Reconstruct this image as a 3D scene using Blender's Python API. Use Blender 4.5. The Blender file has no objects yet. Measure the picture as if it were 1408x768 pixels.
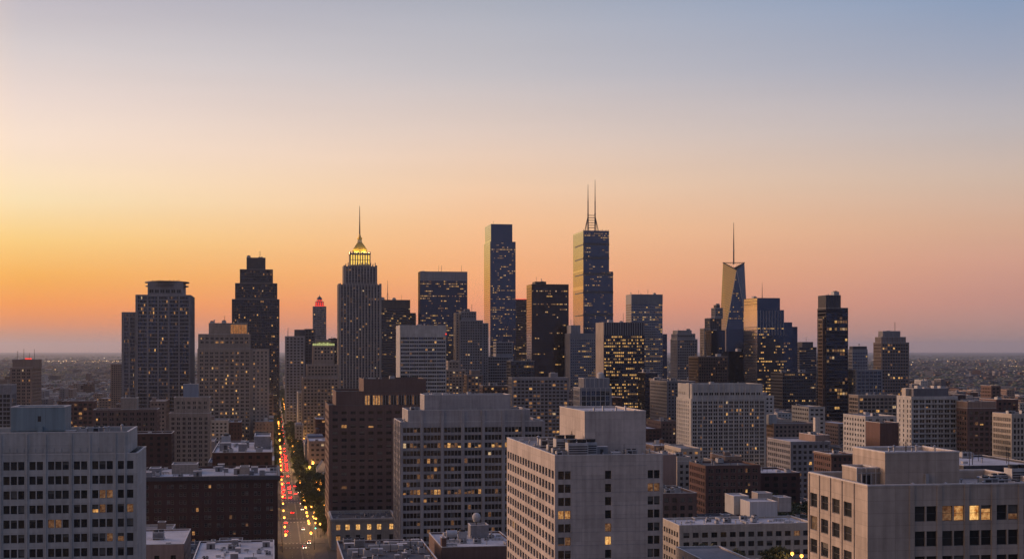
import bpy, math, random
import numpy as np
from mathutils import Vector, Matrix
R = math.radians
SC = bpy.context.scene
COL = SC.collection
RNG = random.Random(7)

# ---------------------------------------------------------------- camera
F, CX, HY, CH = 2000.0, 704.0, 481.0, 100.0          # focal length in photo pixels, image centre x, horizon y, camera height
cam_data = bpy.data.cameras.new("camera")
cam = bpy.data.objects.new("camera", cam_data)
COL.objects.link(cam)
cam.location = (0, 0, CH)
cam.rotation_euler = (R(90), 0, 0)
cam_data.sensor_width = 36.0
cam_data.lens = 36.0 * F / 1408.0
cam_data.shift_y = (HY - 384.0) / 1408.0
cam_data.clip_start = 1.0
cam_data.clip_end = 250000.0
SC.camera = cam

# ---------------------------------------------------------------- dusk sky
def s2l(c):
    return tuple((v / 255 / 12.92) if v / 255 <= .04045 else ((v / 255 + .055) / 1.055) ** 2.4 for v in c)

def sky_stops(*rows):
    return [(HY - y, c) for y, c in rows]
SKY_LEFT = sky_stops((574, (120, 100, 96)), (484, (192, 148, 128)), (459, (208, 144, 112)), (446, (238, 146, 88)), (425, (255, 156, 74)), (385, (255, 182, 84)), (335, (255, 211, 132)),
                     (285, (255, 229, 182)), (220, (254, 229, 206)), (150, (238, 219, 210)), (80, (213, 204, 205)), (0, (188, 183, 194)))
SKY_MID = sky_stops((574, (110, 95, 98)), (484, (206, 142, 124)), (460, (222, 144, 116)), (420, (247, 159, 112)), (375, (252, 178, 122)), (310, (251, 196, 148)), (250, (244, 207, 175)),
                    (180, (227, 206, 194)), (100, (197, 192, 196)), (0, (173, 177, 190)))
SKY_RIGHT = sky_stops((574, (95, 92, 102)), (484, (170, 140, 132)), (450, (186, 142, 131)), (415, (203, 147, 132)), (370, (215, 160, 138)), (320, (218, 174, 147)), (260, (212, 186, 168)),
                      (190, (192, 183, 183)), (100, (162, 168, 186)), (0, (134, 156, 188)))
BACK_K, GLOW_K = 0.9, 1.9

def build_world():
    w = bpy.data.worlds.new("World")
    SC.world = w
    w.use_nodes = True
    nt = w.node_tree
    nt.nodes.clear()
    N = nt.nodes.new
    L = nt.links.new
    out = N("ShaderNodeOutputWorld")
    bg = N("ShaderNodeBackground")
    L(bg.outputs[0], out.inputs[0])
    tc = N("ShaderNodeTexCoord")
    sep = N("ShaderNodeSeparateXYZ")
    L(tc.outputs["Generated"], sep.inputs[0])

    def m(op, a, b=None, clamp=False):
        n = N("ShaderNodeMath")
        n.operation = op
        n.use_clamp = clamp
        for i, v in enumerate((a, b)):
            if v is None:
                continue
            if isinstance(v, (int, float)):
                n.inputs[i].default_value = v
            else:
                L(v, n.inputs[i])
        return n.outputs[0]
    el = m('MULTIPLY', m('ARCSINE', sep.outputs[2]), 180 / math.pi)
    az = m('MULTIPLY', m('ARCTAN2', sep.outputs[0], sep.outputs[1]), 180 / math.pi)
    fac = m('DIVIDE', m('ADD', el, 10.0), 100.0, True)

    def ramp(stops, k=1.0):
        n = N("ShaderNodeValToRGB")
        n.color_ramp.interpolation = 'LINEAR'
        e = n.color_ramp.elements
        while len(e) > 1:
            e.remove(e[-1])
        first = True
        for pos, c in stops:
            p = (pos + 10) / 100
            if first:
                x = e[0]
                x.position = p
                first = False
            else:
                x = e.new(p)
            x.color = (*(v * k for v in s2l(c)), 1)
        L(fac, n.inputs[0])
        return n.outputs[0]
    px = lambda st: [(math.degrees(math.atan(p / F)), c) for p, c in st]
    zen = [(30, (128, 140, 180)), (90, (92, 112, 165))]
    left = ramp(px(SKY_LEFT) + zen)
    mid = ramp(px(SKY_MID) + zen)
    right = ramp(px(SKY_RIGHT) + zen)
    glow = ramp([(-2, (150, 110, 90)), (0, (250, 160, 90)), (3, (255, 190, 95)), (7, (255, 204, 118)), (13, (255, 200, 128)), (24, (250, 188, 132)), (42, (170, 160, 178)), (90, (92, 112, 165))], GLOW_K)
    back = ramp([(-2, (70, 72, 92)), (0, (88, 92, 122)), (4, (102, 108, 136)), (10, (125, 127, 148)), (18, (128, 134, 160)), (35, (120, 131, 163)), (90, (95, 113, 156))], BACK_K)

    def blend(a, b, lo, hi):
        r = N("ShaderNodeMapRange")
        r.clamp = True
        r.inputs[1].default_value, r.inputs[2].default_value = lo, hi
        L(az, r.inputs[0])
        n = N("ShaderNodeMix")
        n.data_type = 'RGBA'
        L(r.outputs[0], n.inputs[0])
        L(a, n.inputs[6])
        L(b, n.inputs[7])
        return n.outputs[2]
    c = blend(back, glow, -150, -98)
    c = blend(c, left, -42, -18.6)
    c = blend(c, mid, -18.6, -1)
    c = blend(c, right, -1, 18.4)
    c = blend(c, back, 18.4, 75)
    # thin, faint cirrus streaks drawn out along the horizon
    cb = N("ShaderNodeCombineXYZ")
    L(m('MULTIPLY', az, .045), cb.inputs[0])
    L(m('MULTIPLY', el, .62), cb.inputs[1])
    nz = N("ShaderNodeTexNoise")
    nz.inputs["Scale"].default_value = 1.0
    nz.inputs["Detail"].default_value = 5
    L(cb.outputs[0], nz.inputs["Vector"])
    vm = N("ShaderNodeVectorMath")
    vm.operation = 'SCALE'
    L(c, vm.inputs[0])
    L(m('ADD', m('MULTIPLY', nz.outputs["Fac"], .10), .95), vm.inputs["Scale"])
    c = vm.outputs[0]
    L(c, bg.inputs[0])
    bg.inputs[1].default_value = 1.0
    w.cycles.sampling_method = 'MANUAL'
    w.cycles.sample_map_resolution = 1024

build_world()

# afterglow just under the horizon to the left: one soft, weak, warm sun
SUN_AZ, SUN_EL, SUN_E = -66.0, 6.0, 1.9
sun_data = bpy.data.lights.new("sun", 'SUN')
sun_data.energy = SUN_E
sun_data.angle = R(14)
sun_data.color = (1.0, 0.60, 0.46)
sun = bpy.data.objects.new("sun", sun_data)
COL.objects.link(sun)
sun.rotation_euler = Vector((math.sin(R(SUN_AZ)) * math.cos(R(SUN_EL)), math.cos(R(SUN_AZ)) * math.cos(R(SUN_EL)), math.sin(R(SUN_EL)))).to_track_quat('Z', 'Y').to_euler()

SC.view_settings.view_transform = 'Standard'
SC.view_settings.look = 'None'
SC.view_settings.exposure = 0.0
SC.view_settings.gamma = 1.0
SC.view_settings.use_curve_mapping = False
SC.render.engine = 'CYCLES'
cy = SC.cycles
cy.use_denoising = True
cy.max_bounces = 5
cy.diffuse_bounces = 2
cy.glossy_bounces = 3
cy.transmission_bounces = 2
cy.volume_bounces = 0
cy.transparent_max_bounces = 4
cy.caustics_reflective = False
cy.caustics_refractive = False
cy.sample_clamp_indirect = 4.0

# ---------------------------------------------------------------- materials
MATS = {}

def new_mat(name):
    m = bpy.data.materials.new(name)
    m.use_nodes = True
    nt = m.node_tree
    nt.nodes.clear()
    out = nt.nodes.new("ShaderNodeOutputMaterial")
    bs = nt.nodes.new("ShaderNodeBsdfPrincipled")
    nt.links.new(bs.outputs[0], out.inputs[0])
    MATS[name] = m
    return m, nt, bs

def _math(nt, op, a, b):
    n = nt.nodes.new("ShaderNodeMath")
    n.operation = op
    for i, v in enumerate((a, b)):
        if isinstance(v, (int, float)):
            n.inputs[i].default_value = v
        else:
            nt.links.new(v, n.inputs[i])
    return n.outputs[0]

def _noise(nt, vec, scale, detail=3.0, rough=.55):
    n = nt.nodes.new("ShaderNodeTexNoise")
    n.inputs["Scale"].default_value = scale
    n.inputs["Detail"].default_value = detail
    n.inputs["Roughness"].default_value = rough
    nt.links.new(vec, n.inputs["Vector"])
    return n.outputs["Fac"]

def wall(name, col, joint=None, var=.6, rough=.85, spec=.3, metal=0.0, mortar=.72, streak=.8, jm=.05):
    """Masonry, concrete or metal: base colour with blotches, rain streaks and panel or brick joints laid out in metres."""
    m, nt, bs = new_mat(name)
    geo = nt.nodes.new("ShaderNodeNewGeometry")
    uv = nt.nodes.new("ShaderNodeUVMap")
    mp = nt.nodes.new("ShaderNodeMapping")
    mp.inputs["Scale"].default_value = (.9, .05, 1)
    nt.links.new(uv.outputs[0], mp.inputs[0])
    a = _noise(nt, geo.outputs["Position"], .07, 4)
    b = _noise(nt, mp.outputs[0], 1.0, 3)
    c = _noise(nt, geo.outputs["Position"], .9, 2)
    f = _math(nt, 'MULTIPLY_ADD', a, var)
    nt.nodes[-1].inputs[2].default_value = 1 - var * .5 - streak * .5 - var * .25
    g = _math(nt, 'MULTIPLY', b, streak)
    f = _math(nt, 'ADD', f, g)
    f = _math(nt, 'ADD', f, _math(nt, 'MULTIPLY', c, var * .5))
    if joint:
        br = nt.nodes.new("ShaderNodeTexBrick")
        br.inputs["Scale"].default_value = 1
        br.inputs["Brick Width"].default_value = joint[0]
        br.inputs["Row Height"].default_value = joint[1]
        br.inputs["Mortar Size"].default_value = jm
        br.inputs["Color1"].default_value = (1, 1, 1, 1)
        br.inputs["Color2"].default_value = (.84, .84, .85, 1)
        br.inputs["Mortar"].default_value = (mortar, mortar, mortar, 1)
        br.offset = joint[2] if len(joint) > 2 else 0
        nt.links.new(uv.outputs[0], br.inputs["Vector"])
        f = _math(nt, 'MULTIPLY', f, br.outputs["Color"])
    sc = nt.nodes.new("ShaderNodeVectorMath")
    sc.operation = 'SCALE'
    sc.inputs[0].default_value = col
    nt.links.new(f, sc.inputs["Scale"])
    nt.links.new(sc.outputs[0], bs.inputs["Base Color"])
    bs.inputs["Roughness"].default_value = rough
    bs.inputs["Specular IOR Level"].default_value = spec
    bs.inputs["Metallic"].default_value = metal
    return m

def glass(name, col, metal=0.0, rough=.08, var=.5, ior=1.5):
    m, nt, bs = new_mat(name)
    geo = nt.nodes.new("ShaderNodeNewGeometry")
    a = _noise(nt, geo.outputs["Position"], .35, 2)
    f = _math(nt, 'MULTIPLY_ADD', a, var * 2)
    nt.nodes[-1].inputs[2].default_value = 1 - var
    sc = nt.nodes.new("ShaderNodeVectorMath")
    sc.operation = 'SCALE'
    sc.inputs[0].default_value = col
    nt.links.new(f, sc.inputs["Scale"])
    nt.links.new(sc.outputs[0], bs.inputs["Base Color"])
    bs.inputs["Metallic"].default_value = metal
    bs.inputs["Roughness"].default_value = rough
    bs.inputs["IOR"].default_value = ior
    return m

def lit(name, col, strength, var=.8, scale=.8, sample=False):
    """A window with the lamps on behind it, or a lamp."""
    m, nt, bs = new_mat(name)
    bs.inputs["Base Color"].default_value = (.03, .03, .03, 1)
    bs.inputs["Roughness"].default_value = .2
    bs.inputs["Emission Color"].default_value = (*col, 1)
    if var:
        geo = nt.nodes.new("ShaderNodeNewGeometry")
        a = _noise(nt, geo.outputs["Position"], scale, 2)
        f = _math(nt, 'MULTIPLY_ADD', a, strength * var * 2.4)
        nt.nodes[-1].inputs[2].default_value = strength * (1 - var * 1.2)
        if name.startswith('lit_'):                    # rooms differ: dim amber corners, brighter ceilings
            b = _noise(nt, geo.outputs["Position"], 1.7, 3, .65)
            mx = nt.nodes.new("ShaderNodeMix")
            mx.data_type = 'RGBA'
            mx.inputs[6].default_value = (col[0] * .45, col[1] * .24, col[2] * .12, 1)
            mx.inputs[7].default_value = (col[0] * 1.25, col[1] * 1.3, col[2] * 1.5, 1)
            mr = nt.nodes.new("ShaderNodeMapRange")
            mr.inputs[1].default_value, mr.inputs[2].default_value = .34, .64
            nt.links.new(b, mr.inputs[0])
            nt.links.new(mr.outputs[0], mx.inputs[0])
            nt.links.new(mx.outputs[2], bs.inputs["Emission Color"])
        nt.links.new(f, bs.inputs["Emission Strength"])
    else:
        bs.inputs["Emission Strength"].default_value = strength
    m.cycles.emission_sampling = 'AUTO' if sample else 'NONE'
    return m

wall('concrete_white', (.405, .41, .41), (6.0, 3.63), mortar=.8)
wall('concrete_grey', (.34, .33, .34), (9.2, 3.64), mortar=.8)
wall('concrete_tan', (.44, .40, .38), (7.6, 3.64), mortar=.72)
wall('concrete_beige', (.40, .35, .31), (4.35, 1.85), mortar=.75)
wall('stone_pale', (.40, .37, .33), (1.4, .7, .5), mortar=.85)
wall('stone_tan', (.30, .26, .23), (1.4, .7, .5), mortar=.85)
wall('stone_grey', (.235, .235, .255), (1.4, .7, .5), mortar=.85)
wall('limestone', (.31, .29, .28), (1.6, .8, .5), mortar=.85)
wall('white_paint', (.42, .42, .43), None, var=.25)
wall('pink_render', (.30, .22, .195), None, var=.3)
wall('brick_brown', (.118, .082, .076), (.5, .16, .5), mortar=1.2)
wall('brick_dark', (.060, .032, .030), (.5, .16, .5), mortar=1.2)
wall('brick_red', (.105, .062, .056), (.5, .16, .5), mortar=1.2)
wall('brick_tan', (.22, .165, .14), (.5, .16, .5), mortar=1.1)
wall('granite_dark', (.065, .068, .085), (3, 1.9), var=.25, rough=.5)
wall('granite_grey', (.13, .135, .16), (3, 1.9), var=.25, rough=.6)
wall('granite_brown', (.085, .06, .055), (3, 1.9), var=.25, rough=.4)
wall('steel_blue', (.085, .112, .165), None, var=.2, rough=.14, metal=1.0, streak=.1)
wall('steel_dark', (.07, .08, .11), None, var=.2, rough=.16, metal=1.0, streak=.1)
wall('steel_grey', (.22, .23, .26), None, var=.2, rough=.42, metal=.4)
wall('copper_dark', (.075, .055, .055), None, var=.2, rough=.16, metal=1.0, streak=.1)
wall('teal_metal', (.19, .26, .30), (2.4, 30), var=.25, rough=.55)
wall('blue_metal', (.20, .25, .33), (3.0, 30), var=.2, rough=.6)
wall('galvanised', (.36, .37, .39), None, var=.4, rough=.5, metal=.3)
wall('dark_steel', (.05, .05, .055), None, var=.3, rough=.5, metal=.4)
wall('rust_brown', (.16, .09, .06), None, var=.5)
wall('coping', (.50, .49, .49), None, var=.2, rough=.6)
wall('coping_dark', (.12, .11, .11), None, var=.2)
wall('roof_white', (.40, .41, .44), None, var=1.25, streak=.2)
wall('roof_grey', (.18, .185, .20), None, var=1.3, streak=.2)
wall('roof_dark', (.08, .082, .09), None, var=1.2, streak=.2)
wall('roof_blue', (.05, .07, .13), (.6, .4, .5), var=.5, rough=.5)
wall('gold_leaf', (.60, .42, .12), (2.2, 1.1, .5), var=.3, rough=.42, metal=.5)
wall('blind', (.13, .125, .115), None, var=.4, rough=.35)
wall('window_frame', (.07, .07, .075), None, var=.1, rough=.5)
wall('window_frame_pale', (.36, .34, .32), None, var=.1, rough=.6)
wall('asphalt', (.055, .055, .057), None, var=.6, rough=.75, spec=.4)
wall('pavement', (.11, .105, .10), (1.5, 1.5), var=.4)
wall('road_paint', (.34, .33, .31), None, var=.7)
wall('bark', (.06, .045, .035), None, var=.5)
wall('car_black', (.02, .02, .023), None, var=.1, rough=.25, spec=.6)
wall('car_silver', (.42, .43, .45), None, var=.1, rough=.3, metal=.6)
wall('car_white', (.72, .72, .72), None, var=.1, rough=.3)
wall('rubber', (.02, .02, .02), None, var=.1)
wall('mural_blue', (.05, .16, .36), None, var=.9)
wall('pale_stone', (.56, .52, .48), (1, .6, .5), var=.4)
glass('glass', (.018, .020, .022))
glass('glass_blind', (.035, .034, .033), rough=.15)
glass('glass_warm', (.045, .035, .025), rough=.12)
glass('glass_coat', (.10, .135, .20), metal=1.0, rough=.08, var=.25)
glass('glass_coat_dark', (.075, .095, .14), metal=1.0, rough=.10, var=.3)
glass('glass_coat_black', (.028, .030, .040), metal=1.0, rough=.12, var=.3)
glass('glass_coat_light', (.24, .28, .34), metal=1.0, rough=.12, var=.25)
glass('glass_mirror', (.50, .50, .52), metal=1.0, rough=.07, var=.12)  # lighter copy of the tower glass, on left faces to brighten the sunset reflection
wall('steel_mirror', (.50, .50, .52), None, var=.15, rough=.10, metal=1.0, streak=.05)  # spandrels likewise: a lighter copy for left faces, to carry the gold glow
glass('glass_car', (.02, .022, .025), rough=.05)
lit('lit_bright', (1.0, .56, .16), .80)
lit('lit_warm', (1.0, .50, .15), .42)
lit('lit_dim', (1.0, .50, .20), .13)
lit('lit_pale', (1.0, .72, .36), .55)
lit('lit_yellow', (1.0, .60, .17), .62)
lit('lit_yellow_dim', (1.0, .60, .22), .22)
lit('crown_amber', (1.0, .60, .10), 1.3, var=.5)
lit('lit_orange_panel', (1.0, .42, .12), .32, var=.5)
lit('lamp_amber', (1.0, .36, .045), 4.5, var=0)
lit('lamp_white', (1.0, .86, .62), 9, var=0)
lit('lamp_red', (1.0, .012, .010), 16, var=0)
lit('lamp_green', (.10, .95, .70), 9, var=0)
lit('beacon_red', (1.0, .05, .03), 1.1, var=.3, scale=.2)
lit('far_lamp', (1.0, .58, .24), 1.7, var=.5, scale=.01)
lit('far_lamp_white', (1.0, .76, .50), 1.7, var=.5, scale=.01)

def leaf_mat(name, c1, c2):
    m, nt, bs = new_mat(name)
    geo = nt.nodes.new("ShaderNodeNewGeometry")
    a = _noise(nt, geo.outputs["Position"], .6, 2)
    r = nt.nodes.new("ShaderNodeMix")
    r.data_type = 'RGBA'
    r.inputs[6].default_value = (*c1, 1)
    r.inputs[7].default_value = (*c2, 1)
    nt.links.new(a, r.inputs[0])
    nt.links.new(r.outputs[2], bs.inputs["Base Color"])
    bs.inputs["Roughness"].default_value = .7
leaf_mat('leaf', (.018, .030, .014), (.055, .075, .03))
leaf_mat('leaf_far', (.03, .045, .025), (.06, .08, .04))

def ground_mat():
    m, nt, bs = new_mat('ground')
    geo = nt.nodes.new("ShaderNodeNewGeometry")
    a = _noise(nt, geo.outputs["Position"], .0016, 5)
    b = _noise(nt, geo.outputs["Position"], .02, 4)
    r = nt.nodes.new("ShaderNodeValToRGB")
    e = r.color_ramp.elements
    e[0].position, e[0].color = .35, (.025, .032, .028, 1)
    e[1].position, e[1].color = .65, (.10, .10, .10, 1)
    nt.links.new(_math(nt, 'ADD', _math(nt, 'MULTIPLY', a, .6), _math(nt, 'MULTIPLY', b, .4)), r.inputs[0])
    nt.links.new(r.outputs[0], bs.inputs["Base Color"])
    bs.inputs["Roughness"].default_value = .95
ground_mat()

# ---------------------------------------------------------------- mesh helpers
class MB:
    """Collects quads and polygons and links them as ONE mesh object."""
    def __init__(s):
        s.q, s.qm, s.p, s.pm = [], [], [], []

    def quad(s, a, b, c, d, m):
        s.q.append((a, b, c, d))
        s.qm.append(m)

    def poly(s, pts, m):
        if len(pts) == 4:
            s.quad(*pts, m)
        else:
            s.p.append(tuple(pts))
            s.pm.append(m)

    def box(s, x0, x1, y0, y1, z0, z1, m, top=None, bottom=False):
        A, B, C, D = (x0, y0, z0), (x1, y0, z0), (x1, y1, z0), (x0, y1, z0)
        E, G, H, I = (x0, y0, z1), (x1, y0, z1), (x1, y1, z1), (x0, y1, z1)
        s.quad(A, B, G, E, m)
        s.quad(B, C, H, G, m)
        s.quad(C, D, I, H, m)
        s.quad(D, A, E, I, m)
        s.quad(E, G, H, I, top or m)
        if bottom:
            s.quad(D, C, B, A, m)

    def cyl(s, cx, cy, z0, z1, r0, r1, n, m, cap=True, bottom=False):
        P = [(math.cos(2 * math.pi * i / n), math.sin(2 * math.pi * i / n)) for i in range(n)]
        for i in range(n):
            a, b = P[i], P[(i + 1) % n]
            lo0, lo1 = (cx + a[0] * r0, cy + a[1] * r0, z0), (cx + b[0] * r0, cy + b[1] * r0, z0)
            if r1 > 1e-6:
                s.quad(lo0, lo1, (cx + b[0] * r1, cy + b[1] * r1, z1), (cx + a[0] * r1, cy + a[1] * r1, z1), m)
            else:
                s.poly([lo0, lo1, (cx, cy, z1)], m)
        if cap and r1 > 1e-6:
            s.poly([(cx + a[0] * r1, cy + a[1] * r1, z1) for a in P], m)
        if bottom:
            s.poly([(cx + a[0] * r0, cy + a[1] * r0, z0) for a in reversed(P)], m)

    def tube(s, p, q, r, m, n=6, r2=None):
        p, q = Vector(p), Vector(q)
        d = (q - p).normalized()
        x = d.orthogonal().normalized()
        y = d.cross(x)
        r2 = r if r2 is None else r2
        ring = lambda c, k: [tuple(c + (x * math.cos(2 * math.pi * i / n) + y * math.sin(2 * math.pi * i / n)) * k) for i in range(n)]
        a, b = ring(p, r), ring(q, r2)
        for i in range(n):
            j = (i + 1) % n
            s.quad(a[i], a[j], b[j], b[i], m)
        s.poly(list(reversed(a)), m)
        s.poly(b, m)

    def ball(s, c, r, m, n=10, k=6, sz=1.0):
        for j in range(k):
            t0, t1 = math.pi * j / k - math.pi / 2, math.pi * (j + 1) / k - math.pi / 2
            for i in range(n):
                a, b = 2 * math.pi * i / n, 2 * math.pi * (i + 1) / n
                f = lambda t, ang: (c[0] + r * math.cos(t) * math.cos(ang), c[1] + r * math.cos(t) * math.sin(ang), c[2] + r * sz * math.sin(t))
                pts = [f(t0, a), f(t0, b), f(t1, b), f(t1, a)]
                if j == 0:
                    pts = [pts[0], pts[2], pts[3]]
                elif j == k - 1:
                    pts = pts[:3]
                s.poly(pts, m)

    def mesh(s, name):
        nq, npoly = len(s.q), len(s.p)
        names = sorted(set(s.qm) | set(s.pm))
        idx = {n: i for i, n in enumerate(names)}
        qa = np.array(s.q, dtype=np.float64).reshape(nq, 4, 3) if nq else np.zeros((0, 4, 3))
        co = qa.reshape(-1, 3)
        uvs = np.zeros((0, 2))
        if nq:
            nrm = np.cross(qa[:, 2] - qa[:, 0], qa[:, 3] - qa[:, 1])
            ln = np.linalg.norm(nrm, axis=1, keepdims=True)
            nrm = nrm / np.maximum(ln, 1e-9)
            h = np.stack([-nrm[:, 1], nrm[:, 0]], 1)
            hl = np.linalg.norm(h, axis=1, keepdims=True)
            flat = hl[:, 0] < .4
            h = h / np.maximum(hl, 1e-9)
            u = (qa[:, :, 0] * h[:, None, 0] + qa[:, :, 1] * h[:, None, 1])
            v = qa[:, :, 2].copy()
            u[flat] = qa[flat][:, :, 0]
            v[flat] = qa[flat][:, :, 1]
            uvs = np.stack([u, v], 2).reshape(-1, 2)
        starts = list(range(0, nq * 4, 4))
        mi = [idx[m] for m in s.qm] + [idx[m] for m in s.pm]
        if npoly:
            ex, n0 = [], nq * 4
            for p in s.p:
                starts.append(n0)
                n0 += len(p)
                ex.extend(p)
            ex = np.array(ex, dtype=np.float64)
            co = np.concatenate([co, ex])
            uvs = np.concatenate([uvs, ex[:, [0, 2]]])
        me = bpy.data.meshes.new(name)
        n = len(co)
        me.vertices.add(n)
        me.vertices.foreach_set("co", co.astype(np.float32).ravel())
        me.loops.add(n)
        me.loops.foreach_set("vertex_index", np.arange(n, dtype=np.int32))
        me.polygons.add(len(starts))
        me.polygons.foreach_set("loop_start", np.array(starts, dtype=np.int32))
        me.polygons.foreach_set("material_index", np.array(mi, dtype=np.int32))
        uvl = me.uv_layers.new(name="UVMap")
        me.update(calc_edges=True)
        uvl.data.foreach_set("uv", uvs.astype(np.float32).ravel())
        for k in names:
            me.materials.append(MATS[k])
        return me

    def build(s, name, parent=None, loc=(0, 0, 0), rz=0.0):
        if not s.q and not s.p:
            return None
        o = bpy.data.objects.new(name, s.mesh(name))
        COL.objects.link(o)
        o.location = loc
        o.rotation_euler = (0, 0, rz)
        if parent:
            o.parent = parent
        return o

def tag(o, label=None, cat=None, group=None, kind=None):
    for k, v in (("label", label), ("category", cat), ("group", group), ("kind", kind)):
        if v:
            o[k] = v
    return o

def empty(name, loc, rz=0.0):
    o = bpy.data.objects.new(name, None)
    o.empty_display_size = 1
    COL.objects.link(o)
    o.location = loc
    o.rotation_euler = (0, 0, rz)
    return o

def copy_tree(o, parent=None):
    c = o.copy()
    COL.objects.link(c)
    c.parent = parent
    for ch in o.children:
        copy_tree(ch, c)
    return c

# ---------------------------------------------------------------- buildings
YAW = math.atan((CX - 375.0) / F)                     # the street grid runs towards the vanishing point of the avenue
UC, US = math.cos(YAW), math.sin(YAW)
OX, OY = (412 - CX) / F * 781, 781.0                  # a point on the avenue's centre line

def to_uv(x, y):
    x, y = x - OX, y - OY
    return x * UC + y * US, -x * US + y * UC

def from_uv(u, v):
    return OX + u * UC - v * US, OY + u * US + v * UC

FOOT = []                                             # footprints (u0, u1, v0, v1) already taken
SOLID = []                                            # (depth, px0, px1, py_top) of what is built, for judging what shows

STYLE = dict(mat='concrete_grey', fh=3.6, wh=1.9, top=2.0, bot=3.0, bay=4.0, pier=1.0, nw=1, mull=.3, edge=1.0, rev=.3,
             lit=.05, rowlit=0.0, pal='home', glass=('glass', 'glass', 'glass_blind'), fr=None, frm='window_frame', rib=None, ribtop=0.0,
             roof='roof_grey', par=.9, cop='coping', sides='flr', band=None, cols=None, frows=None, litside=.8, bandsides='f', lmat=None, lglass=None)
PAL = {'home': (('lit_bright', 1.3), ('lit_warm', 4), ('lit_dim', 7), ('lit_pale', .6)),
       'office': (('lit_yellow', 4), ('lit_yellow_dim', 7), ('lit_pale', 1.2), ('lit_dim', 4)),
       'dim': (('lit_dim', 6), ('lit_warm', 2), ('lit_yellow_dim', 2)),
       'strong': (('lit_yellow', 6), ('lit_bright', 2), ('lit_yellow_dim', 5))}
PALC = {k: ([a for a, _ in v], [b for _, b in v]) for k, v in PAL.items()}
WIN_CACHE = {}

def win_quads(mb, pt, w, h, fr, gm, fm, bl=0.0):
    """Glass (and frame with its bars) of one window; pt(u, v, d) maps into the wall, d is depth."""
    if not fr:
        mb.quad(pt(0, 0, 0), pt(w, 0, 0), pt(w, h, 0), pt(0, h, 0), gm)
        return
    mb.quad(pt(0, 0, .05), pt(w, 0, .05), pt(w, h, .05), pt(0, h, .05), gm)
    t = .08
    bars = [(0, t, 0, h), (w - t, w, 0, h), (t, w - t, 0, t), (t, w - t, h - t, h)]
    for i in range(1, fr[0]):
        c = w * i / fr[0]
        bars.append((c - t * .4, c + t * .4, t, h - t))
    for i in range(1, fr[1]):
        c = h * i / fr[1]
        bars.append((t, w - t, c - t * .4, c + t * .4))
    if bl:
        k = h * (1 - bl)
        mb.quad(pt(t, k, .042), pt(w - t, k, .042), pt(w - t, h - t, .042), pt(t, h - t, .042), 'blind')
    for a, b, c, d in bars:
        mb.quad(pt(a, c, 0), pt(b, c, 0), pt(b, d, 0), pt(a, d, 0), fm)
        mb.quad(pt(a, c, .05), pt(a, c, 0), pt(a, d, 0), pt(a, d, .05), fm)
        mb.quad(pt(b, c, 0), pt(b, c, .05), pt(b, d, .05), pt(b, d, 0), fm)
        mb.quad(pt(a, d, 0), pt(b, d, 0), pt(b, d, .05), pt(a, d, .05), fm)

SUB_OF = dict(crown_windows='crown_drum', lantern='gold_roof', spire='gold_roof', rooftop_tank='roof', chimney='roof', beacon='roof', pilaster='wall', mural='wall', cornice='wall', side_wall='wall')

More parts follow.
